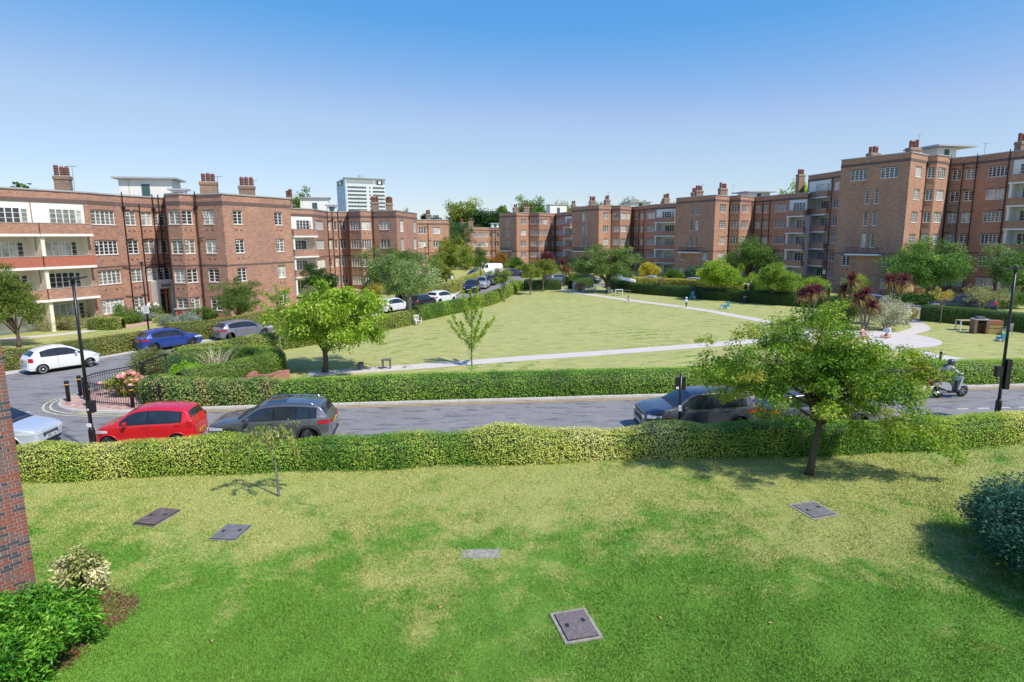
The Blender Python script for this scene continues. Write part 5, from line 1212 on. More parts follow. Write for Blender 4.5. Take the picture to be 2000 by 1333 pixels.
hedge('hedge', 'short dark hedge right of the far path gap', [(8.6, 89.3), (11.9, 93)], 1.6, 1.45, .10, 170, GDK, .6, 'clipped hedges', .06, seed=13)
hedge('hedge', 'long dark hedge behind the two bright courtyard trees', [(14.8, 93.5), (16.8, 83.4), (22.2, 75.9), (27.6, 69.3), (31.5, 64.6), (35.5, 58.5)], 1.5, 1.35, .09, 190, GDK, .6, 'clipped hedges', .05, seed=14)
hedge('hedge', 'dark hedge behind the brick barbecue at the right', [(36.4, 54.1), (38.8, 50.6), (39.9, 47.0), (41.5, 42)], 1.5, 1.35, .08, 260, ((.03, .085, .014), (.06, .13, .022), (.10, .18, .03)), .6, 'clipped hedges', .05, seed=15)
hedge('hedge', 'golden hedge across the service road right of the middle', [(18.5, 97.5), (24, 93), (28.2, 87.2), (31.5, 82.6)], 1.8, 1.2, .11, 150, ((.16, .19, .02), (.36, .34, .04), (.50, .44, .07)), .3, 'clipped hedges', .06, seed=16)
hedge('hedge', 'green hedge ending the golden one in front of the right blocks', [(32, 82), (35.5, 77.5), (38.5, 74.5)], 1.9, 1.35, .11, 150, GDK, .5, 'clipped hedges', .06, seed=17)

# ---------------------------------------------------------------- trees
BG = ((.10, .19, .02), (.19, .32, .03), (.31, .45, .05), (.46, .54, .12)); YG = ((.11, .16, .025), (.20, .27, .04), (.33, .37, .08)); MG = ((.05, .11, .025), (.10, .19, .035), (.19, .29, .06)); SV = ((.10, .14, .06), (.20, .26, .12), (.38, .42, .27)); DG = ((.015, .045, .012), (.03, .08, .018), (.06, .13, .03))
NT = ((.04, .11, .015), (.09, .20, .022), (.18, .31, .035), (.32, .40, .06), (.42, .34, .08))
tree('tree', 'large leaning feathery tree in front of the hedge at the right of the front lawn', (9.38, 18.5), 2.5, .105, (.12, .3, 3.3), (4.0, 3.1, 2.15), 165, 60000, .105, NT, 21, BARK, lean=(.3, .1), droop=.25, flat_=.6, clump=.19, aspect=.42, shell=.35, up=.9, group=None, limbs=30, cap=lambda x: 5.2 - .62 * max(0, x - .6) - .5 * max(0, -x - .6),
     extra=[(3.6, -.7, 1.5, .45), (3.95, -.8, 1.0, .40), (4.1, -.8, .7, .28), (3.1, -.6, 1.7, .55), (-3.3, .1, 3.2, .45), (-3.7, .2, 3.35, .3), (-2.7, -.1, 2.7, .5), (1.9, -1.0, 1.7, .6), (.9, -.9, 1.8, .5), (-.9, -.8, 2.0, .45), (-1.7, -.5, 2.2, .5), (2.6, -.6, 1.5, .6), (1.2, -.5, 1.5, .5), (2.0, -.9, 1.35, .5), (2.8, -.9, 1.4, .55), (3.3, -.8, 1.3, .5), (2.3, -.4, 1.95, .6), (3.1, -.3, 2.0, .6), (1.4, -.3, 2.2, .6), (.5, -.4, 2.2, .5), (-.3, .2, 5.1, .5), (.5, .2, 5.3, .5)])
tree('tree', 'bright green broad tree standing at the near end of the courtyard path', (-10.7, 34.4), 1.5, .16, (.25, 0, 2.95), (4.3, 3.3, 2.75), 100, 25000, .20, BG, 22, BARK, droop=.6, flat_=.75, clump=.24, aspect=.42, shell=.35, up=.6, limbs=20)
tree('tree', 'pale leaved courtyard tree with a thick grey trunk, a white chair at its foot', (-9.5, 54.6), 2.3, .26, (.1, 0, 4.0), (3.2, 2.8, 2.9), 60, 19000, .16, ((.08, .15, .04), (.16, .26, .07), (.28, .38, .14), (.46, .52, .30)), 23, BARKG, lean=(.35, 0), droop=.3, clump=.32, shell=.5)
tree('tree', 'tall leafy tree in the left gardens behind the pale courtyard tree', (-13.0, 69.5), 2.0, .2, (.3, 0, 4.0), (5.0, 3.6, 3.6), 70, 22000, .18, MG, 24, BARK, clump=.30, shell=.5)
tree('tree', 'large leafy tree at the far end of the courtyard by the picnic table', (13.1, 83.8), 1.7, .3, (-.2, 0, 3.9), (4.7, 3.8, 3.2), 76, 24000, .2, ((.07, .12, .035), (.13, .21, .05), (.24, .32, .10)), 25, BARK, clump=.30, shell=.5)
tree('tree', 'bright yellow green tree, left of the two in front of the long dark hedge', (24.6, 72.4), 1.3, .17, (-.1, 0, 2.95), (3.5, 3, 2.3), 56, 17000, .19, BG, 26, BARKG, clump=.30, shell=.5)
tree('tree', 'bright yellow green tree, right of the two in front of the long dark hedge', (28.6, 67.5), 1.3, .17, (.4, 0, 2.9), (3.2, 2.8, 2.4), 52, 16000, .18, ((.10, .18, .025), (.19, .31, .04), (.32, .42, .08)), 27, BARK, clump=.30, shell=.5)
tree('tree', 'darker tall tree behind the two bright ones in the right gardens', (34.2, 89), 2.2, .2, (0, 0, 4.3), (4.6, 3.8, 3.4), 60, 16000, .2, MG, 28, BARK, clump=.30, shell=.5)
tree('tree', 'green spreading tree, left one in front of the tallest block', (48.5, 71.5), 1.5, .22, (-.6, 0, 3.7), (6.2, 4, 4.0), 90, 30000, .21, ((.06, .14, .03), (.12, .24, .045), (.22, .36, .08)), 29, BARK, clump=.28, shell=.45)
tree('tree', 'green spreading tree at the right edge in front of the tallest block', (57.0, 67), 1.4, .22, (0, 0, 3.6), (6.3, 4, 3.9), 90, 29000, .21, ((.06, .13, .035), (.12, .23, .055), (.21, .34, .10)), 30, BARK, clump=.28, shell=.45)
tree('tree', 'greyish sparse tree with curling branches beside the crimson car', (42.8, 55.8), .9, .13, (.6, 0, 2.0), (2.8, 2, 1.0), 26, 3000, .13, ((.14, .17, .05), (.26, .28, .10), (.36, .36, .18)), 31, BARKG, clump=.32)
tree('tree', 'small sapling with yellowing crown in front of the black pick-up', (36.4, 51.7), 1.5, .035, (0, 0, 2.45), (1.0, .8, .75), 14, 1500, .11, ((.28, .26, .05), (.42, .38, .10), (.50, .38, .14)), 32, BARKG, clump=.4, limbs=8)
tree('tree', 'thin yellowing sapling in front of the long dark hedge', (19.2, 79.2), 1.4, .04, (0, 0, 2.1), (1.1, .8, .6), 10, 500, .13, ((.25, .24, .08), (.36, .30, .14)), 33, BARKG, clump=.4, limbs=6)
tree('tree', 'young tree with a slim stem where the bright side hedge meets the lawn', (-.9, 72.6), 1.6, .08, (-.2, 0, 2.9), (1.4, 1.2, 1.7), 26, 4200, .14, YG, 34, BARKG, clump=.36)
tree('tree', 'young spreading tree at the far left corner of the courtyard', (2.5, 81.6), 1.5, .09, (0, 0, 2.9), (2.1, 1.7, 1.5), 30, 6500, .15, YG, 35, BARKG, clump=.34)
tree('tree', 'second young tree with a leaning stem at the far left corner of the courtyard', (4.4, 86.2), 1.7, .1, (.1, 0, 3.2), (2.6, 2, 1.6), 32, 7500, .15, YG, 36, BARKG, clump=.34)
tree('tree', 'garden tree with hanging yellow tinted leaves at the left edge', (-35.5, 43.6), 1.3, .12, (-.9, 0, 3.5), (2.9, 2.4, 3.0), 64, 21000, .15, ((.06, .11, .015), (.12, .19, .03), (.23, .26, .06)), 37, BARK, droop=.5, clump=.30, shell=.5)
tree('tree', 'garden tree with light loose crown in front of the nearest left block', (-24.6, 55.0), .7, .1, (.1, 0, 2.3), (2.7, 2.1, 2.3), 56, 14000, .14, ((.07, .13, .03), (.13, .21, .045), (.24, .30, .09)), 38, BARK, clump=.28)
tree('tree', 'tree with yellow green weeping crown left of the side road', (-11.0, 103.5), 1.9, .18, (.9, 0, 4.0), (4.6, 3.6, 4.0), 66, 17000, .23, YG, 39, BARK, droop=.6, clump=.28)
tree('tree', 'small round tree in front of the weeping one beside the far left block', (-11.2, 93), 1.2, .12, (0, 0, 2.5), (2.9, 2.2, 2.2), 40, 8500, .2, ((.10, .15, .03), (.19, .25, .05), (.27, .31, .08)), 40, BARK, clump=.32)
tree('tree', 'dense dark tree right beside the end of the far left block', (-14.8, 146), 3, .3, (.8, 0, 6.8), (5.6, 5, 5.4), 90, 22000, .32, ((.03, .085, .025), (.06, .14, .04), (.10, .20, .06)), 41, BARK, clump=.30, shell=.6)
for i, (x, y, h, rx, lab, cols, seed) in enumerate([
    (-16.5, 212, 20.5, 9.5, 'tall pale green tree on the skyline above the side road', YG, 50), (-7.5, 204, 18.2, 7.5, 'dark rounded conifer on the skyline right of the pale tree', DG, 51), (-3, 216, 19.6, 5, 'upright dark tree on the skyline behind the rounded conifer', MG, 52),
    (8, 232, 23, 9, 'green tree on the skyline left of the white rooftop room', MG, 53), (19, 236, 22.5, 8, 'yellowish tree on the skyline behind the white rooftop room', YG, 54), (33, 240, 22, 7, 'green tree on the skyline behind the middle block chimneys', MG, 55),
    (47, 236, 22.8, 10, 'pale wispy tree on the skyline right of the middle block chimneys', SV, 56), (60, 240, 21, 6, 'dull green tree on the skyline left of the right block', YG, 57), (78.5, 170, 21.5, 7, 'bright green tree top behind the lone tall chimney', BG, 58),
    (-79, 100, 17.3, 5.2, 'dark tree top above the roof at the upper left corner', ((.03, .08, .015), (.06, .13, .02), (.11, .2, .03)), 59), (-27, 205, 15.2, 5.5, 'dark tree top over the far left block chimney', DG, 60), (-68, 205, 24, 5, 'pointed green tree top left of the office tower', MG, 61), (-37, 210, 17.2, 5, 'low green tree top right of the office tower', MG, 62)]):
    tree('tree', lab, (x, y), h * .35, .35, (0, 0, h * .60), (rx, rx * .8, h * .43), 80, 15000 if i < 9 else 8500, .60, cols, seed, BARK, group='trees beyond the blocks', clump=.34, shell=.45, aspect=.7, flat_=1)
tree('conifer', 'dark round conifer in front of the balconies of the second left block', (-24.5, 78.5), .6, .15, (0, 0, 2.4), (2.4, 2.1, 2.5), 50, 16000, .16, ((.015, .055, .015), (.035, .10, .022), (.07, .16, .035)), 42, BARK, cat='conifer', clump=.32, shell=.7)

def stem_tree(name, label, base, branches, leaf, nper, cols, seed, spread=.22, bark_=BARKG, cat='tree', droop=.3, aspect=.4, group=None, up=.5):
    g = np.random.default_rng(seed); root = thing(name, label, cat, (*base, 0), 0, group); tr = MB(); lb = MB(); Pp, Dd = [], []
    for i, (pts, r, lv) in enumerate(branches):
        P = smooth_line([np.array(p, float) for p in pts], .12); rr = np.linspace(r, r * .25, len(P)); (tr if i == 0 else lb).tube([tuple(p) for p in P], list(rr), 7)
        if lv:
            Pn = np.array(P); k = int(nper * lv); t = g.random(k) ** .8; idx = (np.clip(t * (len(Pn) - 1) * .85 + len(Pn) * .15, 0, len(Pn) - 1)).astype(int); d = np.gradient(Pn, axis=0)[idx]
            off = rv(k, g) * (spread * g.random((k, 1)) ** .6 * (1.15 - t[:, None] * .5)); Pp.append(Pn[idx] + off); Dd.append(d / np.linalg.norm(d, axis=1, keepdims=True) * .6 + off / spread)
    Pp, Dd = np.concatenate(Pp), np.concatenate(Dd); n = len(Pp); Dd[:, 2] -= droop; Ls = leaf * g.uniform(.7, 1.3, n); V, F = leaves(Pp, Dd, rv(n, g) + [0, 0, up], Ls, Ls * aspect)
    o = link('crown', quads_mesh('crown', V, F, pal(cols, .5 + g.normal(size=n) * .25, .15, g), LEAF), root); o['kind'] = 'stuff'
    tr.build('trunk', bark_, root, True); lb.build('limbs', bark_, root, True)['kind'] = 'stuff'; return root
stem_tree('sapling', 'upright sapling with spreading arms in the lawn between path and hedge', (-2.4, 35.8), [([(0, 0, 0), (0, 0, 1.2), (.05, 0, 2.6), (0, .05, 4.5)], .05, 2.2)] + [([(0, 0, h0), (sx * .5, sy, h0 + .45), (sx * 1.0, sy * 1.3, h0 + 1.05), (sx * 1.35, sy * 1.4, h0 + 1.6)], .022, 1.0) for h0, sx, sy in ((1.15, -1.0, .1), (1.05, .75, -.1), (1.3, 1.05, .2), (1.5, -.8, -.2), (1.6, .45, .4), (2.3, -.4, .1), (2.5, .4, .0), (1.0, -.5, .5), (.95, .3, -.4), (2.9, -.35, -.1), (3.1, .3, .2))], .13, 230, BG, 70, .2, droop=.5)
stem_tree('sapling', 'little sparse weeping tree with grey twigs on the front lawn', (-6.93, 17.18), [([(0, 0, 0), (-.03, 0, .8), (-.06, 0, 1.45), (-.15, 0, 1.85)], .042, .2)] + [([(-.1, 0, h0), (sx * .35, sy * .4, h0 + .35), (sx * .8, sy, h0 + .25), (sx * 1.15, sy * 1.2, h0 - .25)], .016, 1.0) for h0, sx, sy in ((1.5, -1.1, .1), (1.55, .6, -.1), (1.6, .35, .4), (1.45, -.6, -.4), (1.7, -.8, .3), (1.75, .1, -.5), (1.35, .5, .2), (1.65, -1.2, -.2))] + [([(-.1, 0, 1.7), (.3, 0, 2.2), (.75, 0, 2.25)], .014, .35)], .12, 78, ((.14, .20, .04), (.26, .33, .07), (.42, .42, .13)), 71, .16, droop=1.1)
stem_tree('sapling', 'slim young tree with pale trunk behind the curved hedge', (-15.4, 40.2), [([(0, 0, 0), (0, 0, 1.6), (.05, 0, 3.0), (0, 0, 4.6)], .09, 2.0)] + [([(0, 0, h0), (sx, sy, h0 + .5), (sx * 1.5, sy * 1.3, h0 + .7)], .03, 1.0) for h0, sx, sy in ((1.9, -.7, .2), (2.2, .7, .1), (2.6, -.6, -.2), (2.9, .6, -.2), (3.3, -.5, .1), (3.6, .5, .2), (2.0, .2, .6))], .15, 200, BG, 72, .35, droop=.5)

# red leaved cordylines: rosettes of sword leaves on stems
def cordyline(label, base, heads, group='red leaved palm like plants', stem_r=.1):
    t = thing('cordyline', label, 'palm', (*base, 0), 0, group); g = np.random.default_rng(int(abs(base[0] * 100)))
    for hx, hy, hz, s in heads:
        k = MB(); k.tube([(hx * .25, hy * .25, 0), (hx * .6, hy * .6, hz * .5), (hx, hy, hz)], [stem_r, stem_r * .8, stem_r * .6], 7); k.build('stem', BARKG, t, True)
        n = 260; s = s * 1.15; d = rv(n, g); d[:, 2] = d[:, 2] * .9 + .25; d /= np.linalg.norm(d, axis=1, keepdims=True); V, F, Cc = [], [], []
        for i in range(n):
            L = s * g.uniform(.75, 1.05); a = np.array([hx, hy, hz]); sd = np.cross(d[i], [0, 0, 1]); sd /= np.linalg.norm(sd) + 1e-6; w = s * .035
            p1 = a + d[i] * L * .5; p2 = a + d[i] * L * .85 - np.array([0, 0, L * .12]); p3 = a + d[i] * L - np.array([0, 0, L * .28]); b = len(V)
            V += [a - sd * w * .4, a + sd * w * .4, p1 + sd * w, p1 - sd * w, p2 + sd * w * .7, p2 - sd * w * .7, p3, p3]
            F += [(b, b + 1, b + 2, b + 3), (b + 3, b + 2, b + 4, b + 5), (b + 5, b + 4, b + 6, b + 7)]
            c = np.array((.17, .06, .06)) * g.uniform(.5, 1.6) if d[i][2] > -.05 else np.array((.36, .26, .10)) * g.uniform(.7, 1.2); Cc += [c] * 3
        o = link('leaf_rosette', quads_mesh('leaf_rosette', np.array(V), np.array(F), np.array(Cc), LEAF), t); o['kind'] = 'stuff'
    return t
cordyline('tall red leaved palm with twin heads right of the variegated bush', (31.6, 50.5), [(.55, 0, 3.7, .95), (-.45, .1, 3.75, .9)])
cordyline('red leaved palm left of the pair, its round head above the leaning tree', (28.2, 51), [(0, 0, 3.75, .95), (-.5, .3, 2.9, .8)])
cordyline('bushy red leaved palm with several heads above the leaning tree, leftmost of the near four', (24.6, 50.5), [(0, 0, 2.9, .85), (.7, .2, 3.0, .8), (-.6, .1, 2.6, .75)])
cordyline('low red leaved palm with drooping golden leaves left of the variegated bush', (27.9, 48), [(.4, 0, 2.0, .9), (-.5, .3, 2.5, .8), (.1, .4, 2.9, .8)])
cordyline('far red leaved palm with a wide head before the service road, left of two', (5.3, 98), [(-.2, 0, 4.2, 1.3), (.7, 0, 4.3, 1.3), (.2, .3, 3.3, 1.2)])
cordyline('far red leaved palm with a wide head before the service road, right of two', (8.0, 96), [(0, 0, 3.4, 1.25), (.7, 0, 2.8, 1.1)])

# ---------------------------------------------------------------- shrubs
VG = ((.12, .17, .05), (.30, .34, .14), (.62, .62, .40)); TEAL = ((.02, .075, .045), (.04, .12, .075), (.09, .20, .14)); LAUR = ((.02, .10, .006), (.05, .19, .012), (.11, .32, .025), (.24, .44, .05)); SAGE = ((.12, .18, .14), (.24, .31, .25), (.36, .42, .35))
shrub('laurel_bush', 'dense glossy green bush filling the bottom left corner', (-9.15, 9.25), (1.6, 1.85), 28000, .10, LAUR, 80, h=.98, nclump=150, mt=GLEAF, aspect=.36, clump=.62, up=.8, block=True)
shrub('variegated_shrub', 'small cream and green variegated bush below the brick wall', (-9.42, 12.2), (.66, .55), 2400, .12, ((.16, .22, .05), (.42, .45, .17), (.66, .64, .40)), 81, h=1.25, nclump=22, mt=GLEAF, aspect=.36, clump=.38, up=.8)
shrub('conifer_bush', 'dark blue green bush at the right edge of the front lawn', (12.45, 12.05), (2.35, 3.2), 95000, .085, TEAL, 82, h=2.5, nclump=150, aspect=.42, clump=.25, up=.3)
shrub('ivy_seedling', 'small patch of pale green ivy leaves below the dark bush', (11.1, 11.6), (.5, .9), 420, .07, ((.10, .24, .04), (.2, .36, .08)), 83, h=.25, nclump=12, clump=.9)
shrub('hydrangea', 'pink flowering hydrangea behind the curved railing', (-18.7, 28.9), (1.25, .85), 5200, .12, ((.10, .17, .02), (.24, .30, .04), (.42, .42, .07)), 84, h=1.5, nclump=26, flowers=(52, .20, ((.55, .24, .24), (.72, .42, .40), (.80, .58, .50))), aspect=.55)
shrub('shrub', 'rounded olive green bush beside the blue hatchback, in the island garden', (-20.3, 33.9), 1.45, 13000, .10, ((.08, .12, .03), (.18, .23, .07), (.32, .34, .15)), 85, h=1.6, nclump=28)
shrub('shrub', 'smooth dark green ball shaped bush in the island garden', (-17.9, 32.3), (1.25, 1.0), 9000, .08, ((.05, .12, .04), (.09, .18, .06), (.14, .24, .09)), 86, h=1.85, nclump=34, clump=.38)
shrub('shrub', 'lime green ball shaped bush in front of the dark ball in the island garden', (-16.9, 31.2), (1.0, .85), 8500, .10, ((.12, .28, .02), (.22, .42, .03), (.36, .55, .06)), 87, h=1.55, nclump=26, clump=.4)
shrub('shrub', 'low dark green bush along the inner side of the curved hedge', (-15.2, 32.9), (1.1, .7), 6500, .09, ((.03, .10, .03), (.06, .16, .04), (.10, .22, .06)), 88, h=1.1, nclump=24)
shrub('shrub', 'pointed dark green bush in the middle of the curved hedge', (-15.3, 35.1), (1.0, .7), 5200, .10, ((.03, .09, .02), (.07, .16, .035), (.12, .22, .05)), 89, h=1.7, nclump=22)
shrub('shrub', 'broad green bush at the inner bend of the curved hedge', (-14.6, 34.6), (.9, .6), 4500, .10, MG, 90, h=1.35, nclump=22)
# phormium: each sword leaf by itself
t = thing('phormium', 'clump of long pale sword shaped leaves in the island garden', 'plant', (-16.6, 33.7, 0)); g = np.random.default_rng(91)
lm = [mat('sword_leaf_' + n_, c, .6, var=.2) for n_, c in (('green', (.24, .28, .16)), ('straw', (.46, .40, .22)), ('cream', (.56, .52, .36)))]; lms = []
for v in range(6):
    b = MB(); L = .9 + .16 * v; w = .02; bend = .12 + .1 * (v % 3); pts = [(0, 0), (.3, L * .4), (.3 + bend, L * .75), (.3 + bend * 2.6, L)]
    for (a0_, z0_), (a1_, z1_), w0, w1 in zip(pts, pts[1:], (w * .6, w, w * .8), (w, w * .8, .004)): b.poly([(a0_, -w0, z0_), (a0_, w0, z0_), (a1_, w1, z1_), (a1_, -w1, z1_)])
    lms.append(b.mesh('leaf', lm[v % 3]))
for i in range(130):
    o = link('leaf', lms[g.integers(6)], t, (g.normal() * .16, g.normal() * .14, 0), (0, 0, g.uniform(0, 6.28))); sc = g.uniform(.65, 1.0); o.scale = (sc * g.uniform(.5, 2.3), sc, sc)
spots = [('hydrangea', 'flowering pale pink and green border bush left of the garden tree', -38.6, 52.2, 1.9, 1.3, ((.14, .18, .06), (.28, .30, .14), (.42, .40, .24))), ('shrub', 'pale flowering mound in the left garden border', -36.6, 54.0, 1.4, 1.0, ((.16, .20, .08), (.36, .36, .20), (.5, .48, .32))),
 ('shrub', 'olive mound behind the pale mounds in the left border', -39.6, 55.6, 2.2, 1.5, ((.12, .15, .03), (.24, .24, .05), (.32, .30, .08))), ('shrub', 'green mound with pale tips beside the lamp post in the border', -35.4, 56.2, 1.4, 1.1, MG), ('shrub', 'green rose bush against the cream balconies', -37.2, 57.6, 1.6, 1.7, MG),
 ('lavender', 'grey green lavender left of the entrance path', -34.7, 57.6, 1.3, .9, SAGE), ('lavender', 'wide grey green lavender right of the entrance path', -29.9, 55.0, 2.1, 1.1, SAGE), ('shrub', 'bright green fern like bush at the foot of the entrance', -32.2, 56.3, .9, .7, BG),
 ('shrub', 'green bush under the bay window of the left block', -28.6, 56.8, 1.3, 1.5, MG), ('shrub', 'brownish bush left of the round bay of the left block', -30.5, 57.3, 1.2, 1.2, ((.12, .14, .05), (.22, .20, .08), (.3, .25, .1))), ('shrub', 'red tinted bush right of the light garden tree', -20.9, 56.8, 1.0, 1.4, ((.2, .12, .04), (.36, .14, .06), (.3, .24, .08))),
 ('shrub', 'silvery bush behind the bright green tree', -23.2, 72, 1.7, 2.6, SV), ('shrub', 'yellow topped bush between the conifer and the tall leafy tree', -16.8, 76.5, 1.6, 2.6, ((.18, .2, .03), (.38, .36, .06), (.5, .45, .1))), ('shrub', 'dark hedge like bush under the second left block windows', -18, 85, 3.2, 1.8, GDK),
 ('shrub', 'low bushes right of the red topped bush in the left gardens', -20.5, 70, 2.4, 1.6, GO), ('shrub', 'orange tinted bush by the farthest block', -3.2, 150, 2.6, 5.2, ((.2, .12, .03), (.34, .18, .05), (.2, .2, .05))), ('shrub', 'pale green bush at the farthest block corner', .6, 143, 2.4, 3.6, MG), ('shrub', 'dark bush left of the orange one', -8.5, 150, 3.5, 6.5, MG),
 ('shrub', 'yellow green bush near the navy car at the far end', 2.2, 128, 2.0, 1.8, YG), ('shrub', 'golden bush between the two far palms', 7.2, 108, 1.8, 1.9, ((.3, .3, .04), (.46, .42, .06))), ('shrub', 'bright green bush right of the far palms', 9.6, 97, 1.5, 2.1, MG),
 ('shrub', 'dark bush in the recess behind the far palms', 11.5, 130, 2.4, 4.0, DG), ('shrub', 'dark green bush left of the big courtyard tree', 14, 124, 3.0, 4.4, DG), ('shrub', 'round golden bush right of the big courtyard tree', 24.2, 108, 2.0, 3.7, ((.28, .28, .03), (.48, .44, .05), (.6, .52, .1))),
 ('shrub', 'green mound right of the round golden bush', 27.2, 104, 1.9, 2.4, MG), ('shrub', 'teal green feathery bush under the right block balcony', 31, 104, 2.3, 3.0, ((.05, .12, .07), (.10, .19, .12))), ('shrub', 'dark bush at the foot of the right block bright bay', 33.8, 97, 2.2, 2.8, DG), ('shrub', 'thin leafed bush left of the darker tall tree', 31.3, 95, 1.6, 4.2, MG),
 ('shrub', 'dark mound between the two bright trees and the right blocks', 38.5, 84, 3.0, 2.2, MG), ('shrub', 'pale green tall bush behind the red leaved palms', 41.5, 74, 2.2, 3.2, BG), ('shrub', 'bright green bush at the base of the tallest block', 38.6, 78, 2.0, 2.8, BG), ('shrub', 'variegated silvery round bush in the middle of the red leaved palms', 29.8, 48.4, 2.0, 3.1, ((.16, .21, .10), (.38, .42, .27), (.60, .60, .46))),
 ('shrub', 'brown green bush between the round silvery bush and the white gate', 33.6, 52.0, 1.3, 1.6, ((.08, .10, .03), (.20, .20, .06), (.26, .17, .07))), ('shrub', 'green and bronze bush filling the bed between the near red leaved palms', 27.0, 50.3, 2.2, 2.5, ((.07, .13, .03), (.15, .22, .05), (.26, .26, .08))), ('shrub', 'long dark ground cover bank behind the black pick-up', 45, 66, 4.5, 1.3, GDK), ('shrub', 'green mound right of the black pick-up', 50.5, 62, 2.4, 2.0, MG), ('shrub', 'low yellow green bush among the palms, nearest the patio', 25.4, 49.2, 1.4, 1.7, YG)]
for i, (nm, lab, x, y, r_, h_, cols) in enumerate(spots):
    big = y > 90; shrub(nm, lab, (x, y), (r_, r_ * .8), int(4600 * (r_ / 1.6) ** 1.3 * (.8 if big else 1)), .13 if not big else .22, cols, 100 + i, h=h_ * 1.08, nclump=30, group='garden shrubs' if i not in (31,) else None)
shrub('rose_bush', 'white flowering rose bush left of the white entrance', (-34.9, 59.0), (1.4, 1.0), 2600, .12, MG, 160, h=2.0, nclump=24, flowers=(34, .22, ((.7, .7, .66), (.85, .85, .82))))
shrub('balcony_plant', 'green creeper hanging over the top balcony of the left block', (-39.6, 52.2), (.45, .3), 320, .10, YG, 161, h=1.4, nclump=9).location.z = 8.2

# ---------------------------------------------------------------- garden furniture, toys, people
PLW = mat('white_plastic', (.78, .78, .78), .4, var=.04); PLG = mat('grey_plastic', (.36, .37, .38), .5, var=.1); DKG = mat('dark_grey_wood', (.12, .125, .13), .7, var=.2); TURQ = mat('turquoise_plastic', (.06, .32, .42), .4, var=.1); WOODY = mat('bare_wood', (.45, .33, .16), .7, var=.2)
def table(label, x, y, w, d, h, rz, top, leg, cat='table', th=.04, name='table'):
    t = thing(name, label, cat, (x, y, 0), rz); MB().box(-w / 2, w / 2, -d / 2, d / 2, h - th, h).build('table_top', top, t)
    for sx in (-1, 1):
        for sy in (-1, 1): MB().box(sx * (w / 2 - .06) - .035, sx * (w / 2 - .06) + .035, sy * (d / 2 - .06) - .035, sy * (d / 2 - .06) + .035, 0, h - th).build('leg', leg, t)
    return t
def chair(label, x, y, rz, mt_, cat='chair', name='garden_chair', h=.44, slats=True):
    t = thing(name, label, cat, (x, y, 0), rz); MB().box(-.25, .25, -.24, .24, h - .03, h).build('seat', mt_, t)
    for sx in (-1, 1):
        for sy in (-1, 1): MB().tube([(sx * .26, sy * .26, 0), (sx * .22, sy * .22, h - .03)], .025, 6).build('leg', mt_, t, True)
        MB().tube([(sx * .28, -.25, 0), (sx * .28, -.22, h + .2), (sx * .27, .25, h + .22)], .022, 6).build('armrest', mt_, t, True)
    b = MB(); b.box(-.25, .25, .24, .28, h + .38, h + .45); 
    for k in range(5): b.box(-.24 + k * .11, -.20 + k * .11, .25, .27, h, h + .38)
    b.build('backrest', mt_, t); return t
chair('white plastic armchair at the foot of the thick leaning trunk', -8.25, 53.3, U(35), PLW)
table('small dark square stool beside the courtyard path', -7.35, 35.2, .55, .45, .55, U(5), DKG, DKG, 'stool', name='stool')
t = thing('folded_chair', 'overturned dark chair lying left of the dark stool', 'chair', (-8.8, 35.0, 0)); MB().box(-.16, .12, -.2, .2, .05, .42).build('seat', DKG, t); MB().tube([(.12, 0, .38), (.6, .05, .28), (.9, .05, .05)], .015, 6).build('frame', BLACKM, t, True)
t = thing('plastic_tub', 'small grey thing lying right of the dark stool on the path', 'tub', (-6.3, 35.4, 0)); MB().lathe([(.08, 0), (.11, .1), (.09, .11)], 10).build('tub', PLG, t); MB().tube([(.1, 0, .08), (.3, 0, .2), (.42, 0, .02)], .012, 5).build('handle', PLG, t)
table('picnic table of grey boards by the big courtyard tree', 10.7, 84.6, 1.9, .8, .76, U(-10), PLG, PLG)
for k, (x, y) in enumerate(((10.6, 83.6), (10.8, 85.7))): table(('near' if k == 0 else 'rear') + ' grey bench of the picnic table', x, y, 1.8, .3, .45, U(-10), PLG, PLG, 'bench', name='bench')
table('white topped low table in front of the dark bench', 13.9, 79.4, 1.0, .7, .78, U(-8), PLW, PLW)
table('dark bench beside the white topped table', 14.9, 81.6, 1.8, .6, .5, U(-8), DKG, DKG, 'bench', name='bench'); chair('grey chair behind the white topped table', 13.0, 81.4, U(20), PLG)
t = thing('compost_box', 'brown wooden box against the short dark hedge', 'box', (9.9, 87.6, 0), U(-25)); MB().box(-.45, .45, -.4, .4, 0, .95).build('box', mat('brown_boards', (.26, .11, .06), .8, var=.2), t); MB().box(-.48, .48, -.43, .43, .952, 1.0).build('lid', DKG, t)
t = thing('bin', 'dark grey bin left of the brown wooden box', 'bin', (9.0, 88.0, 0)); MB().lathe([(.28, 0), (.33, .9), (.35, .95), (.3, 1.05)], 12).build('bin', PLG, t)
for lab, x, y in (('black litter bin at the gap in the side hedge', -4.75, 63.9), ('black litter bin in front of the long dark hedge between the bright trees', 26.3, 69.0)):
    t = thing('litter_bin', lab, 'bin', (x, y, 0)); MB().lathe([(.22, 0), (.24, .95), (.26, .96), (.26, 1.05), (.1, 1.2)], 12).build('bin', BLACKM, t); MB().lathe([(.245, .7), (.245, .76)], 12).build('band', COPING, t)
table('white legged trestle table left of the brick barbecue', 35.9, 47.9, 1.5, .75, .82, U(-6), WOODY, PLW)
chair('grey metal chair right of the brick barbecue', 37.0, 45.4, U(200), PLG)
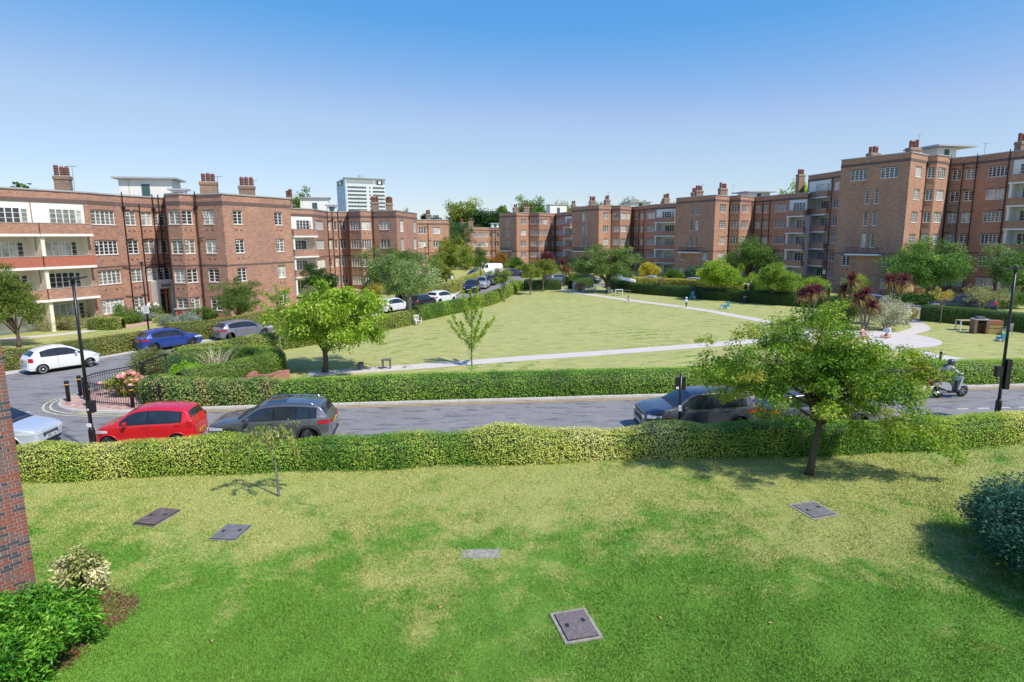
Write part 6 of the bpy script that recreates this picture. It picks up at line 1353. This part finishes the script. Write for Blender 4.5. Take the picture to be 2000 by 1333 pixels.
t = thing('barbecue', 'brick barbecue with a dark hearth and a brick block on its side', 'barbecue', (36.1, 46.3, 0), U(-14)); OCB = mat('ochre_block', (.36, .26, .09), .85, var=.25, vs=5); BRB = mat('brown_block', (.22, .13, .085), .85, var=.25, vs=5); RBB = mat('red_block', (.34, .13, .08), .85, var=.2)
for b in ((-.9, -.72, -.4, .4), (-.12, .06, -.4, .4)): MB().box(*b, 0, 1.05).build('side_wall', BRB, t)
MB().box(-.72, -.12, .25, .4, 0, 1.05).build('back_wall', BRB, t); MB().box(-.715, -.125, -.38, .245, .78, .83).build('hearth_shelf', BLACKM, t); MB().box(-.9, .06, -.42, .42, 1.052, 1.13).build('hotplate', COPING, t); MB().box(-.7, -.2, -.3, .2, 1.132, 1.3).build('grill_lid', DKG, t)
MB().box(.062, .95, -.38, .38, 0, .75).build('side_block', OCB, t); MB().box(.062, .97, -.40, .40, .752, 1.02).build('side_block', RBB, t); MB().box(.062, .97, -.41, .41, .5, .56).build('ledge', OCB, t)
def toy(label, x, y, rz, s=1):
    t = thing('toy_car', label, 'toy', (x, y, 0), rz); m_ = MB(); m_.box(-.4 * s, .4 * s, -.22 * s, .22 * s, .12 * s, .34 * s); m_.box(-.38 * s, -.2 * s, -.2 * s, .2 * s, .34 * s, .7 * s); o = m_.build('body', TURQ, t); v = o.modifiers.new('bevel', 'BEVEL'); v.width = .05 * s; v.segments = 2
    for sx in (-.28, .28):
        for sy in (-.24, .24): MB().lathe([(.12 * s, -.03), (.12 * s, .03)], 12).build('wheel', PLW, t, loc=(sx * s, sy * s, .12 * s), rot=(math.pi / 2, 0, 0))
    MB().tube([(.1 * s, 0, .34 * s), (.02 * s, 0, .6 * s)], .02, 6).build('handle', PLW, t)
toy('turquoise ride-on toy in the grass before the long dark hedge, near the walking child', 22.3, 74.6, U(30), 1.25); toy('turquoise toy on the grass between the bright trees and the far path', 22.3, 63.9, U(160), 1.1); toy('turquoise toy on the grass right of the barbecue', 34.6, 42.8, U(80), .9)
# gate
t = thing('gate', 'white barred garden gate between the hedges at the right', 'gate', (35.35, 54.2, 0), U(-38)); m_ = MB(); m_.box(-.8, .8, -.02, .02, .12, .17); m_.box(-.8, .8, -.02, .02, .88, .94); m_.build('gate_rail', WHITE, t)
b = MB().box(-.02, .02, -.015, .015, .1, .98).mesh('gate_bar', WHITE)
for k in range(11): link('gate_bar', b, t, (-.76 + k * .152, .0, 0))
for s_ in (-1, 1): MB().box(s_ * .9 - .06, s_ * .9 + .06, -.06, .06, 0, 1.15).build('gate_post', BLACKM, t)
t = thing('short_post', 'short black post in the lawn right of the right lamp post', 'post', (24.1, 33.9, 0)); MB().lathe([(.07, 0), (.07, .95), (.05, 1.0)], 10).build('post', BLACKM, t)
for i, (x, y) in enumerate([(-4.4, 15.1), (2.9, 11.1), (5.0, 10.9), (-1.5, 11.5), (-5.7, 10.5), (7.4, 13.5), (3.5, 15.2), (-.2, 16.9)]):
    o = MB().poly([(-.05, -.02, .0), (0, -.03, .015), (.05, 0, .0), (0, .03, .02)]).build('fallen_leaf', mat('dry_leaf', (.55, .36, .14), .7), loc=(x, y, .045)); o.rotation_euler = (0, 0, i * 1.3); tag(o, 'small dry leaf on the front lawn ' + ['above the rusty cover row, left', 'right of the nearest cover', 'farthest right of the nearest cover', 'left of the nearest cover', 'nearest the mulch bed', 'left of the dark bush', 'halfway to the concrete rimmed cover', 'closest to the middle of the hedge'][i], 'leaf', 'fallen leaves')

SKIN = mat('skin', (.45, .25, .17), .6, var=.05); 
def body_mesh(name, joints, edges, mt_, parent, sub=2):
    me = bpy.data.meshes.new(name); names = list(joints); me.from_pydata([joints[k][0] for k in names], [(names.index(a), names.index(b)) for a, b in edges], []); o = link(name, me, parent); me.materials.append(mt_)
    s = o.modifiers.new('skin', 'SKIN'); me.skin_vertices.new() if not me.skin_vertices else None
    for i, k in enumerate(names): 
        r_ = joints[k][1]; me.skin_vertices[0].data[i].radius = (r_, r_) if not hasattr(r_, '__len__') else r_
        me.skin_vertices[0].data[i].use_root = (i == 0)
    s.use_smooth_shade = True; b = o.modifiers.new('sub', 'SUBSURF'); b.levels = sub; b.render_levels = sub; return o
def head(parent, c, s, hair, face=(0, -1, 0), helmet=None, bun=False):
    m_ = MB(); m_.lathe([(.03, -.13), (.062, -.115), (.078, -.06), (.088, 0), (.085, .05), (.06, .10), (.01, .12)], 14); h = m_.build('head', SKIN, parent, True, loc=c); h.scale = (s, s * 1.1, s); h.rotation_euler = (0, 0, math.atan2(face[0], -face[1]))
    MB().tube([(0, -.083, .02), (0, -.105, -.02), (0, -.083, -.03)], [.008, .014, .01], 6).build('nose', SKIN, h, True)
    for sx in (-1, 1):
        MB().lathe([(.001, -.008), (.01, 0), (.001, .008)], 6, (sx * .032, -.08, .02)).build('eye', GAP, h); MB().lathe([(.004, -.02), (.016, 0), (.004, .02)], 6, (sx * .088, 0, 0)).build('ear', SKIN, h)
    MB().box(-.025, .025, -.086, -.078, -.062, -.054).build('mouth', mat('lips', (.4, .12, .1), .6), h)
    if helmet:
        MB().lathe([(.13, -.10), (.145, -.03), (.14, .05), (.10, .13), (.01, .155)], 18).build('helmet', helmet, h, True); MB().box(-.10, .10, -.155, -.12, -.05, .04).build('visor', mat('visor', (.25, .28, .33), .1), h)
    else:
        MB().lathe([(.088, -.04), (.098, .02), (.092, .07), (.06, .115), (.005, .135)], 14, (0, .012, 0)).build('hair', hair, h, True)
        if bun: MB().lathe([(.005, -.05), (.05, 0), (.005, .05)], 10, (0, .09, .09)).build('hair_bun', hair, h, True)
    return h
HAIRD = mat('dark_hair', (.02, .015, .012), .6); HAIRB = mat('brown_hair', (.10, .06, .035), .6)
def cloth(n_, c): return mat(n_, c, .8, var=.1, vs=8)
# walking child
t = thing('person', 'small child in a pale hat and light blue top walking on the far path', 'person', (18.6, 65.2, 0), U(25)); k = 1.06 / 1.7
def sc(j, k): return {a: (tuple(c * k for c in p), (tuple(x * k for x in r_) if hasattr(r_, '__len__') else r_ * k)) for a, (p, r_) in j.items()}
legs = {'pel': ((0, 0, .88), (.15, .11)), 'hl': ((-.09, 0, .82), .10), 'kl': ((-.10, -.10, .48), .065), 'al': ((-.10, .02, .10), .045), 'tl': ((-.10, -.13, .04), .035), 'hr': ((.09, 0, .82), .10), 'kr': ((.10, -.05, .48), .065), 'ar': ((.10, .20, .13), .045), 'tr': ((.10, .08, .04), .035)}
body_mesh('legs', sc(legs, k), [('pel', 'hl'), ('hl', 'kl'), ('kl', 'al'), ('al', 'tl'), ('pel', 'hr'), ('hr', 'kr'), ('kr', 'ar'), ('ar', 'tr')], cloth('dark_shorts', (.06, .06, .07)), t)
tor = {'w': ((0, 0, .92), (.15, .11)), 'c': ((0, 0, 1.2), (.17, .12)), 'n': ((0, 0, 1.42), (.06, .06)), 'sl': ((-.18, 0, 1.38), .07), 'el': ((-.27, -.03, 1.12), .05), 'wl': ((-.25, -.16, .92), .035), 'sr': ((.18, 0, 1.38), .07), 'er': ((.26, .08, 1.12), .05), 'wr': ((.26, .05, .88), .035)}
te = [('w', 'c'), ('c', 'n'), ('n', 'sl'), ('sl', 'el'), ('el', 'wl'), ('n', 'sr'), ('sr', 'er'), ('er', 'wr')]
body_mesh('top', sc(tor, k), te, cloth('light_blue_top', (.50, .68, .72)), t); hd = head(t, (0, 0, 1.58 * k), .95, HAIRB); MB().lathe([(.15, .03), (.11, .06), (.09, .13), (.02, .15)], 14).build('hat', cloth('pale_hat', (.75, .75, .7)), hd, True)
# sitting person on the lawn
t = thing('person', 'dark haired person in a pale pink top sitting on the lawn beside the far path', 'person', (13.4, 70.3, 0), U(-30)); k = .8
leg2 = {'pel': ((0, .05, .14), (.16, .12)), 'hl': ((-.1, 0, .14), .10), 'kl': ((-.26, -.38, .16), .065), 'al': ((0, -.45, .06), .05), 'hr': ((.1, 0, .14), .10), 'kr': ((.26, -.38, .16), .065), 'ar': ((.05, -.55, .06), .05)}
body_mesh('legs', sc(leg2, k), [('pel', 'hl'), ('hl', 'kl'), ('kl', 'al'), ('pel', 'hr'), ('hr', 'kr'), ('kr', 'ar')], cloth('pale_trousers', (.62, .52, .50)), t)
tor2 = {'w': ((0, .05, .2), (.15, .12)), 'c': ((0, .02, .5), (.17, .12)), 'n': ((0, 0, .72), (.06, .06)), 'sl': ((-.18, 0, .68), .07), 'el': ((-.26, -.08, .42), .05), 'wl': ((-.15, -.3, .3), .035), 'sr': ((.18, 0, .68), .07), 'er': ((.26, -.08, .42), .05), 'wr': ((.15, -.3, .3), .035)}
body_mesh('top', sc(tor2, k), te, cloth('pale_pink_top', (.72, .58, .58)), t); head(t, (0, -.02, .86 * k + .03), 1.0, HAIRD, bun=True)
# two people on the patio, mostly behind the leaning tree
for lab, x, y, rz, c in (('person in a pink top, left one of two sitting behind the leaning tree', 25.4, 44.0, 40, (.72, .35, .42)), ('person in a white shirt, right one of two sitting behind the leaning tree', 27.6, 44.6, -60, (.75, .75, .77))):
    t = thing('person', lab, 'person', (x, y, .014), U(rz)); body_mesh('legs', leg2, [('pel', 'hl'), ('hl', 'kl'), ('kl', 'al'), ('pel', 'hr'), ('hr', 'kr'), ('kr', 'ar')], cloth('tan_trousers_%d' % x, (.60, .36, .22)), t); body_mesh('top', tor2, te, cloth('top_%d' % x, c), t); head(t, (0, -.02, .9), 1.0, HAIRB)

# rider and scooter
def scooter():
    t = thing('scooter', 'silver delivery scooter with a large dark box on its rack, riding right', 'scooter', (20.25, 27.75, .012), A0 + U(4)); SIL = paint('scooter_silver', (.50, .51, .53), .4); R_ = .29
    tw = MB().lathe([(R_ * .7, -.05), (R_ * .95, -.055), (R_, -.02), (R_, .02), (R_ * .95, .055), (R_ * .7, .05)], 24).mesh('wheel', RUB, True); rm = MB(); rm.lathe([(R_ * .72, -.058), (R_ * .72, .058)], 24, mi=1)
    for q in range(6): a = q * math.pi / 3; rm.box(0, R_ * .68, -.02, .02, -.064, .064, 0, lambda x, y, z, a=a: (x * math.cos(a) - y * math.sin(a), x * math.sin(a) + y * math.cos(a), z))
    rm.lathe([(R_ * .76, -.06), (R_ * .76, .06)], 24, mi=0) if False else None; rmm = rm.mesh('rim', [RIM, GAP])
    for x in (.72, -.55): o = link('wheel', tw, t, (x, 0, R_), (math.pi / 2, 0, 0)); link('rim', rmm, o)
    def body(name, pts, w, mt_):
        b = MB(); n = len(pts); b.poly([(x, -w, z) for x, z in pts]); b.poly([(x, w, z) for x, z in pts][::-1])
        for i in range(n): (x0, z0_), (x1, z1_) = pts[i], pts[(i + 1) % n]; b.poly([(x0, -w, z0_), (x0, w, z0_), (x1, w, z1_), (x1, -w, z1_)])
        o = b.build(name, mt_, t); v = o.modifiers.new('b', 'BEVEL'); v.width = .03; v.segments = 2; return o
    body('rear_cover', [(-.85, .78), (-.95, .70), (-.55, .52), (-.2, .38), (.02, .35), (.05, .48), (-.12, .74), (-.4, .80)], .15, SIL); body('leg_shield', [(.30, .32), (.40, .30), (.50, .70), (.60, .98), (.50, 1.02), (.40, .72)], .20, SIL)
    body('floorboard', [(-.1, .24), (.42, .24), (.46, .33), (-.1, .36)], .16, TRIM); body('seat', [(-.75, .80), (-.1, .76), (.0, .72), (.02, .80), (-.2, .86), (-.7, .88)], .13, TRIM); body('engine_case', [(-.7, .22), (-.2, .2), (-.15, .36), (-.6, .4)], .12, mat('engine_alloy', (.3, .3, .31), .4, metal=.6))
    body('front_mudguard', [(.46, .52), (.62, .62), (.84, .60), (1.0, .48), (.98, .44), (.8, .53), (.6, .52), (.48, .44)], .07, SIL)
    MB().tube([(.72, 0, .29), (.60, 0, .7), (.48, 0, 1.08)], .035, 8).build('fork', TRIM, t, True); MB().tube([(.42, -.34, 1.10), (.50, -.15, 1.08), (.50, .15, 1.08), (.42, .34, 1.10)], .018, 6).build('handlebar', TRIM, t, True)
    for s_ in (-1, 1): MB().tube([(.48, s_ * .2, 1.1), (.5, s_ * .28, 1.28)], .008, 5).build('mirror_stalk', TRIM, t); MB().box(.49, .51, s_ * .28 - .06, s_ * .28 + .06, 1.26, 1.35).build('mirror', TRIM, t)
    MB().box(.56, .62, -.09, .09, .84, .96).build('headlamp', HEADL, t); MB().box(-.97, -.86, -.12, .12, .66, .77).build('tail_lamp', TAILL, t)
    MB().tube([(-.9, -.12, .30), (-.35, -.15, .27)], [.05, .035], 8).build('exhaust', CHROME, t, True); MB().box(-1.06, -1.04, -.12, .12, .36, .56, 0, lambda x, y, z: (x - (z - .4) * -.2, y, z)).build('number_plate', YPL, t); MB().box(-1.09, -1.07, -.1, .1, .26, .35).build('plate_lower', WPL, t)
    b = thing('delivery_box', 'dark delivery box with red and white lettering on the scooter rack', 'box', (0, 0, 0)); b.parent = None; M_ = Matrix.Translation((20.25, 27.75, .012)) @ Matrix.Rotation(A0 + U(4), 4, 'Z'); b.matrix_world = M_
    BX = mat('box_black', (.035, .03, .04), .5); MB().box(-.98, -.44, -.25, .25, .90, 1.36).build('case', BX, b); MB().box(-1.0, -.42, -.27, .27, 1.362, 1.42).build('lid', mat('box_grey_lid', (.12, .12, .14), .5), b)
    WR = mat('box_white_print', (.75, .62, .62), .5); RR = mat('box_red_print', (.6, .08, .08), .5)
    for j in range(4):
        MB().box(-.90, -.72, -.256, -.252, .96 + j * .09, 1.02 + j * .09).build('print_line', WR if j != 3 else RR, b)
        MB().box(-.68, -.52, -.256, -.252, .97 + j * .085, 1.02 + j * .085).build('print_line', RR if j % 2 else WR, b)
    # the rider
    p_ = thing('person', 'scooter rider in a pale jacket, dark trousers and dark helmet', 'person', (0, 0, 0)); p_.matrix_world = M_
    J = {'pel': ((-.22, 0, .97), (.15, .14)), 'hl': ((-.16, -.11, .96), .11), 'kl': ((.22, -.20, .84), .082), 'al': ((.18, -.22, .42), .055), 'tl': ((.32, -.22, .36), .045), 'hr': ((-.16, .11, .96), .11), 'kr': ((.22, .20, .84), .082), 'ar': ((.18, .2, .42), .055), 'tr': ((.32, .2, .36), .045)}
    body_mesh('trousers', J, [('pel', 'hl'), ('hl', 'kl'), ('kl', 'al'), ('al', 'tl'), ('pel', 'hr'), ('hr', 'kr'), ('kr', 'ar'), ('ar', 'tr')], cloth('dark_trousers', (.045, .045, .06)), p_)
    J = {'w': ((-.22, 0, 1.0), (.16, .15)), 'c': ((-.14, 0, 1.28), (.20, .15)), 'n': ((-.06, 0, 1.50), (.07, .07)), 'sl': ((-.08, -.19, 1.44), .085), 'el': ((.12, -.30, 1.22), .062), 'wl': ((.38, -.33, 1.15), .045), 'sr': ((-.08, .19, 1.44), .085), 'er': ((.12, .30, 1.22), .062), 'wr': ((.38, .33, 1.15), .045)}
    body_mesh('jacket', J, te, cloth('pale_jacket', (.52, .50, .45)), p_)
    for s_ in (-1, 1):
        MB().tube([(.37, s_ * .33, 1.15), (.43, s_ * .33, 1.13)], [.035, .03], 8).build('glove', TRIM, p_, True)
        MB().tube([(.14, s_ * .22, .38), (.38, s_ * .22, .355)], [.05, .04], 8).build('shoe', TRIM, p_, True)
    head(p_, (.0, 0, 1.66), 1.0, HAIRD, face=(1, -.2, 0), helmet=mat('dark_helmet', (.05, .055, .065), .25, coat=1))
scooter()

# ---------------------------------------------------------------- mulch and grass blades
mul = [(-10.0, 11.7), (-9.5, 12.6), (-8.6, 12.2), (-7.9, 11.9), (-7.75, 11.3), (-8.1, 10.7), (-7.9, 10.0), (-8.6, 9.2), (-10.5, 10.3)]
flat('mulch_bed', mul, .008, SOIL)
g = np.random.default_rng(5); P_ = []
while len(P_) < 5200:
    x, y = g.uniform(-10.4, -7.0), g.uniform(9.2, 13)
    if inside(x + g.normal() * .12, y + g.normal() * .12, mul): P_.append((x, y, .02 + g.random() * .02))
P_ = np.array(P_); V, F = leaves(P_, rv(len(P_), g) * [1, 1, .2], rv(len(P_), g) * .4 + [0, 0, 1], g.uniform(.03, .08, len(P_)), g.uniform(.015, .035, len(P_)))
tag(link('mulch_chips', quads_mesh('mulch_chips', V, F, pal(((.10, .05, .03), (.24, .12, .07), (.36, .20, .12)), g.random(len(P_)), .2, g), LEAF)), 'brown bark chips beside the glossy bush', 'mulch', kind='stuff')
def blades(name, label, n, x0, x1, y0, y1, mt_, seed, h=(.02, .045), w=.010, dens_pow=1.5, ymax=None):
    g = np.random.default_rng(seed); u = g.random(n); a = y0 ** (1 - dens_pow); b = y1 ** (1 - dens_pow); y = (a + (b - a) * u) ** (1 / (1 - dens_pow)); x = (g.random(n) * 2 - 1) * (y * .86 + .8)
    ok = (x > x0) & (x < x1)
    if ymax is not None: ok &= y < np.interp(x, [p[0] for p in ymax], [p[1] for p in ymax]) + .1
    for mx, my, r_ in ((-9.72, 15.75, .56), (-7.33, 14.9, .5), (-.79, 13.72, .42), (1.2, 10.9, .54), (8.3, 15.95, .55)): ok &= (x - mx) ** 2 + (y - my) ** 2 > (r_ * .86) ** 2 * g.uniform(.5, 1, n)
    x, y = x[ok], y[ok]; n = len(x); a = g.random(n) * 6.283; hh = g.uniform(*h, n) * (1 + .5 * np.clip(sn(np.c_[x, y, y * 0], 1.4, 2), -1, 1)); ww = w * g.uniform(.6, 1.4, n) * (.7 + y / 22)
    V = np.zeros((n, 3, 3)); V[:, 0] = np.c_[x - np.cos(a) * ww, y - np.sin(a) * ww, np.zeros(n)]; V[:, 1] = np.c_[x + np.cos(a) * ww, y + np.sin(a) * ww, np.zeros(n)]; V[:, 2] = np.c_[x + g.normal(size=n) * .025, y + g.normal(size=n) * .025, hh]
    me = quads_mesh(name, V.reshape(-1, 3), np.arange(n * 3).reshape(-1, 3), np.ones((n, 3)), mt_); return tag(link(name, me), label, 'grass', kind='stuff')
GB = GRASS_B
blades('grass', 'short mown green grass of the front lawn', 640000, -34, 36, 8.2, 21, GB, 6, ymax=hb)
g = np.random.default_rng(8); n = 2600; x = g.uniform(-24, 26, n); y = np.interp(x, [p[0] for p in hb], [p[1] for p in hb]) + g.normal(size=n) * .12 - .02
V, F = leaves(np.c_[x, y, g.uniform(.02, .16, n)], rv(n, g), rv(n, g) + [0, 0, .6], g.uniform(.05, .1, n), g.uniform(.03, .06, n)); keep = sn(np.c_[x, y * 0, y * 0], 1.1, 4) > -.1
F = F[keep]; tag(link('weeds', quads_mesh('weeds', V, F, pal(((.04, .13, .02), (.09, .22, .04)), g.random(len(F)), .2, g), LEAF)), 'low weeds and ivy at the foot of the variegated hedge', 'weeds', kind='stuff')
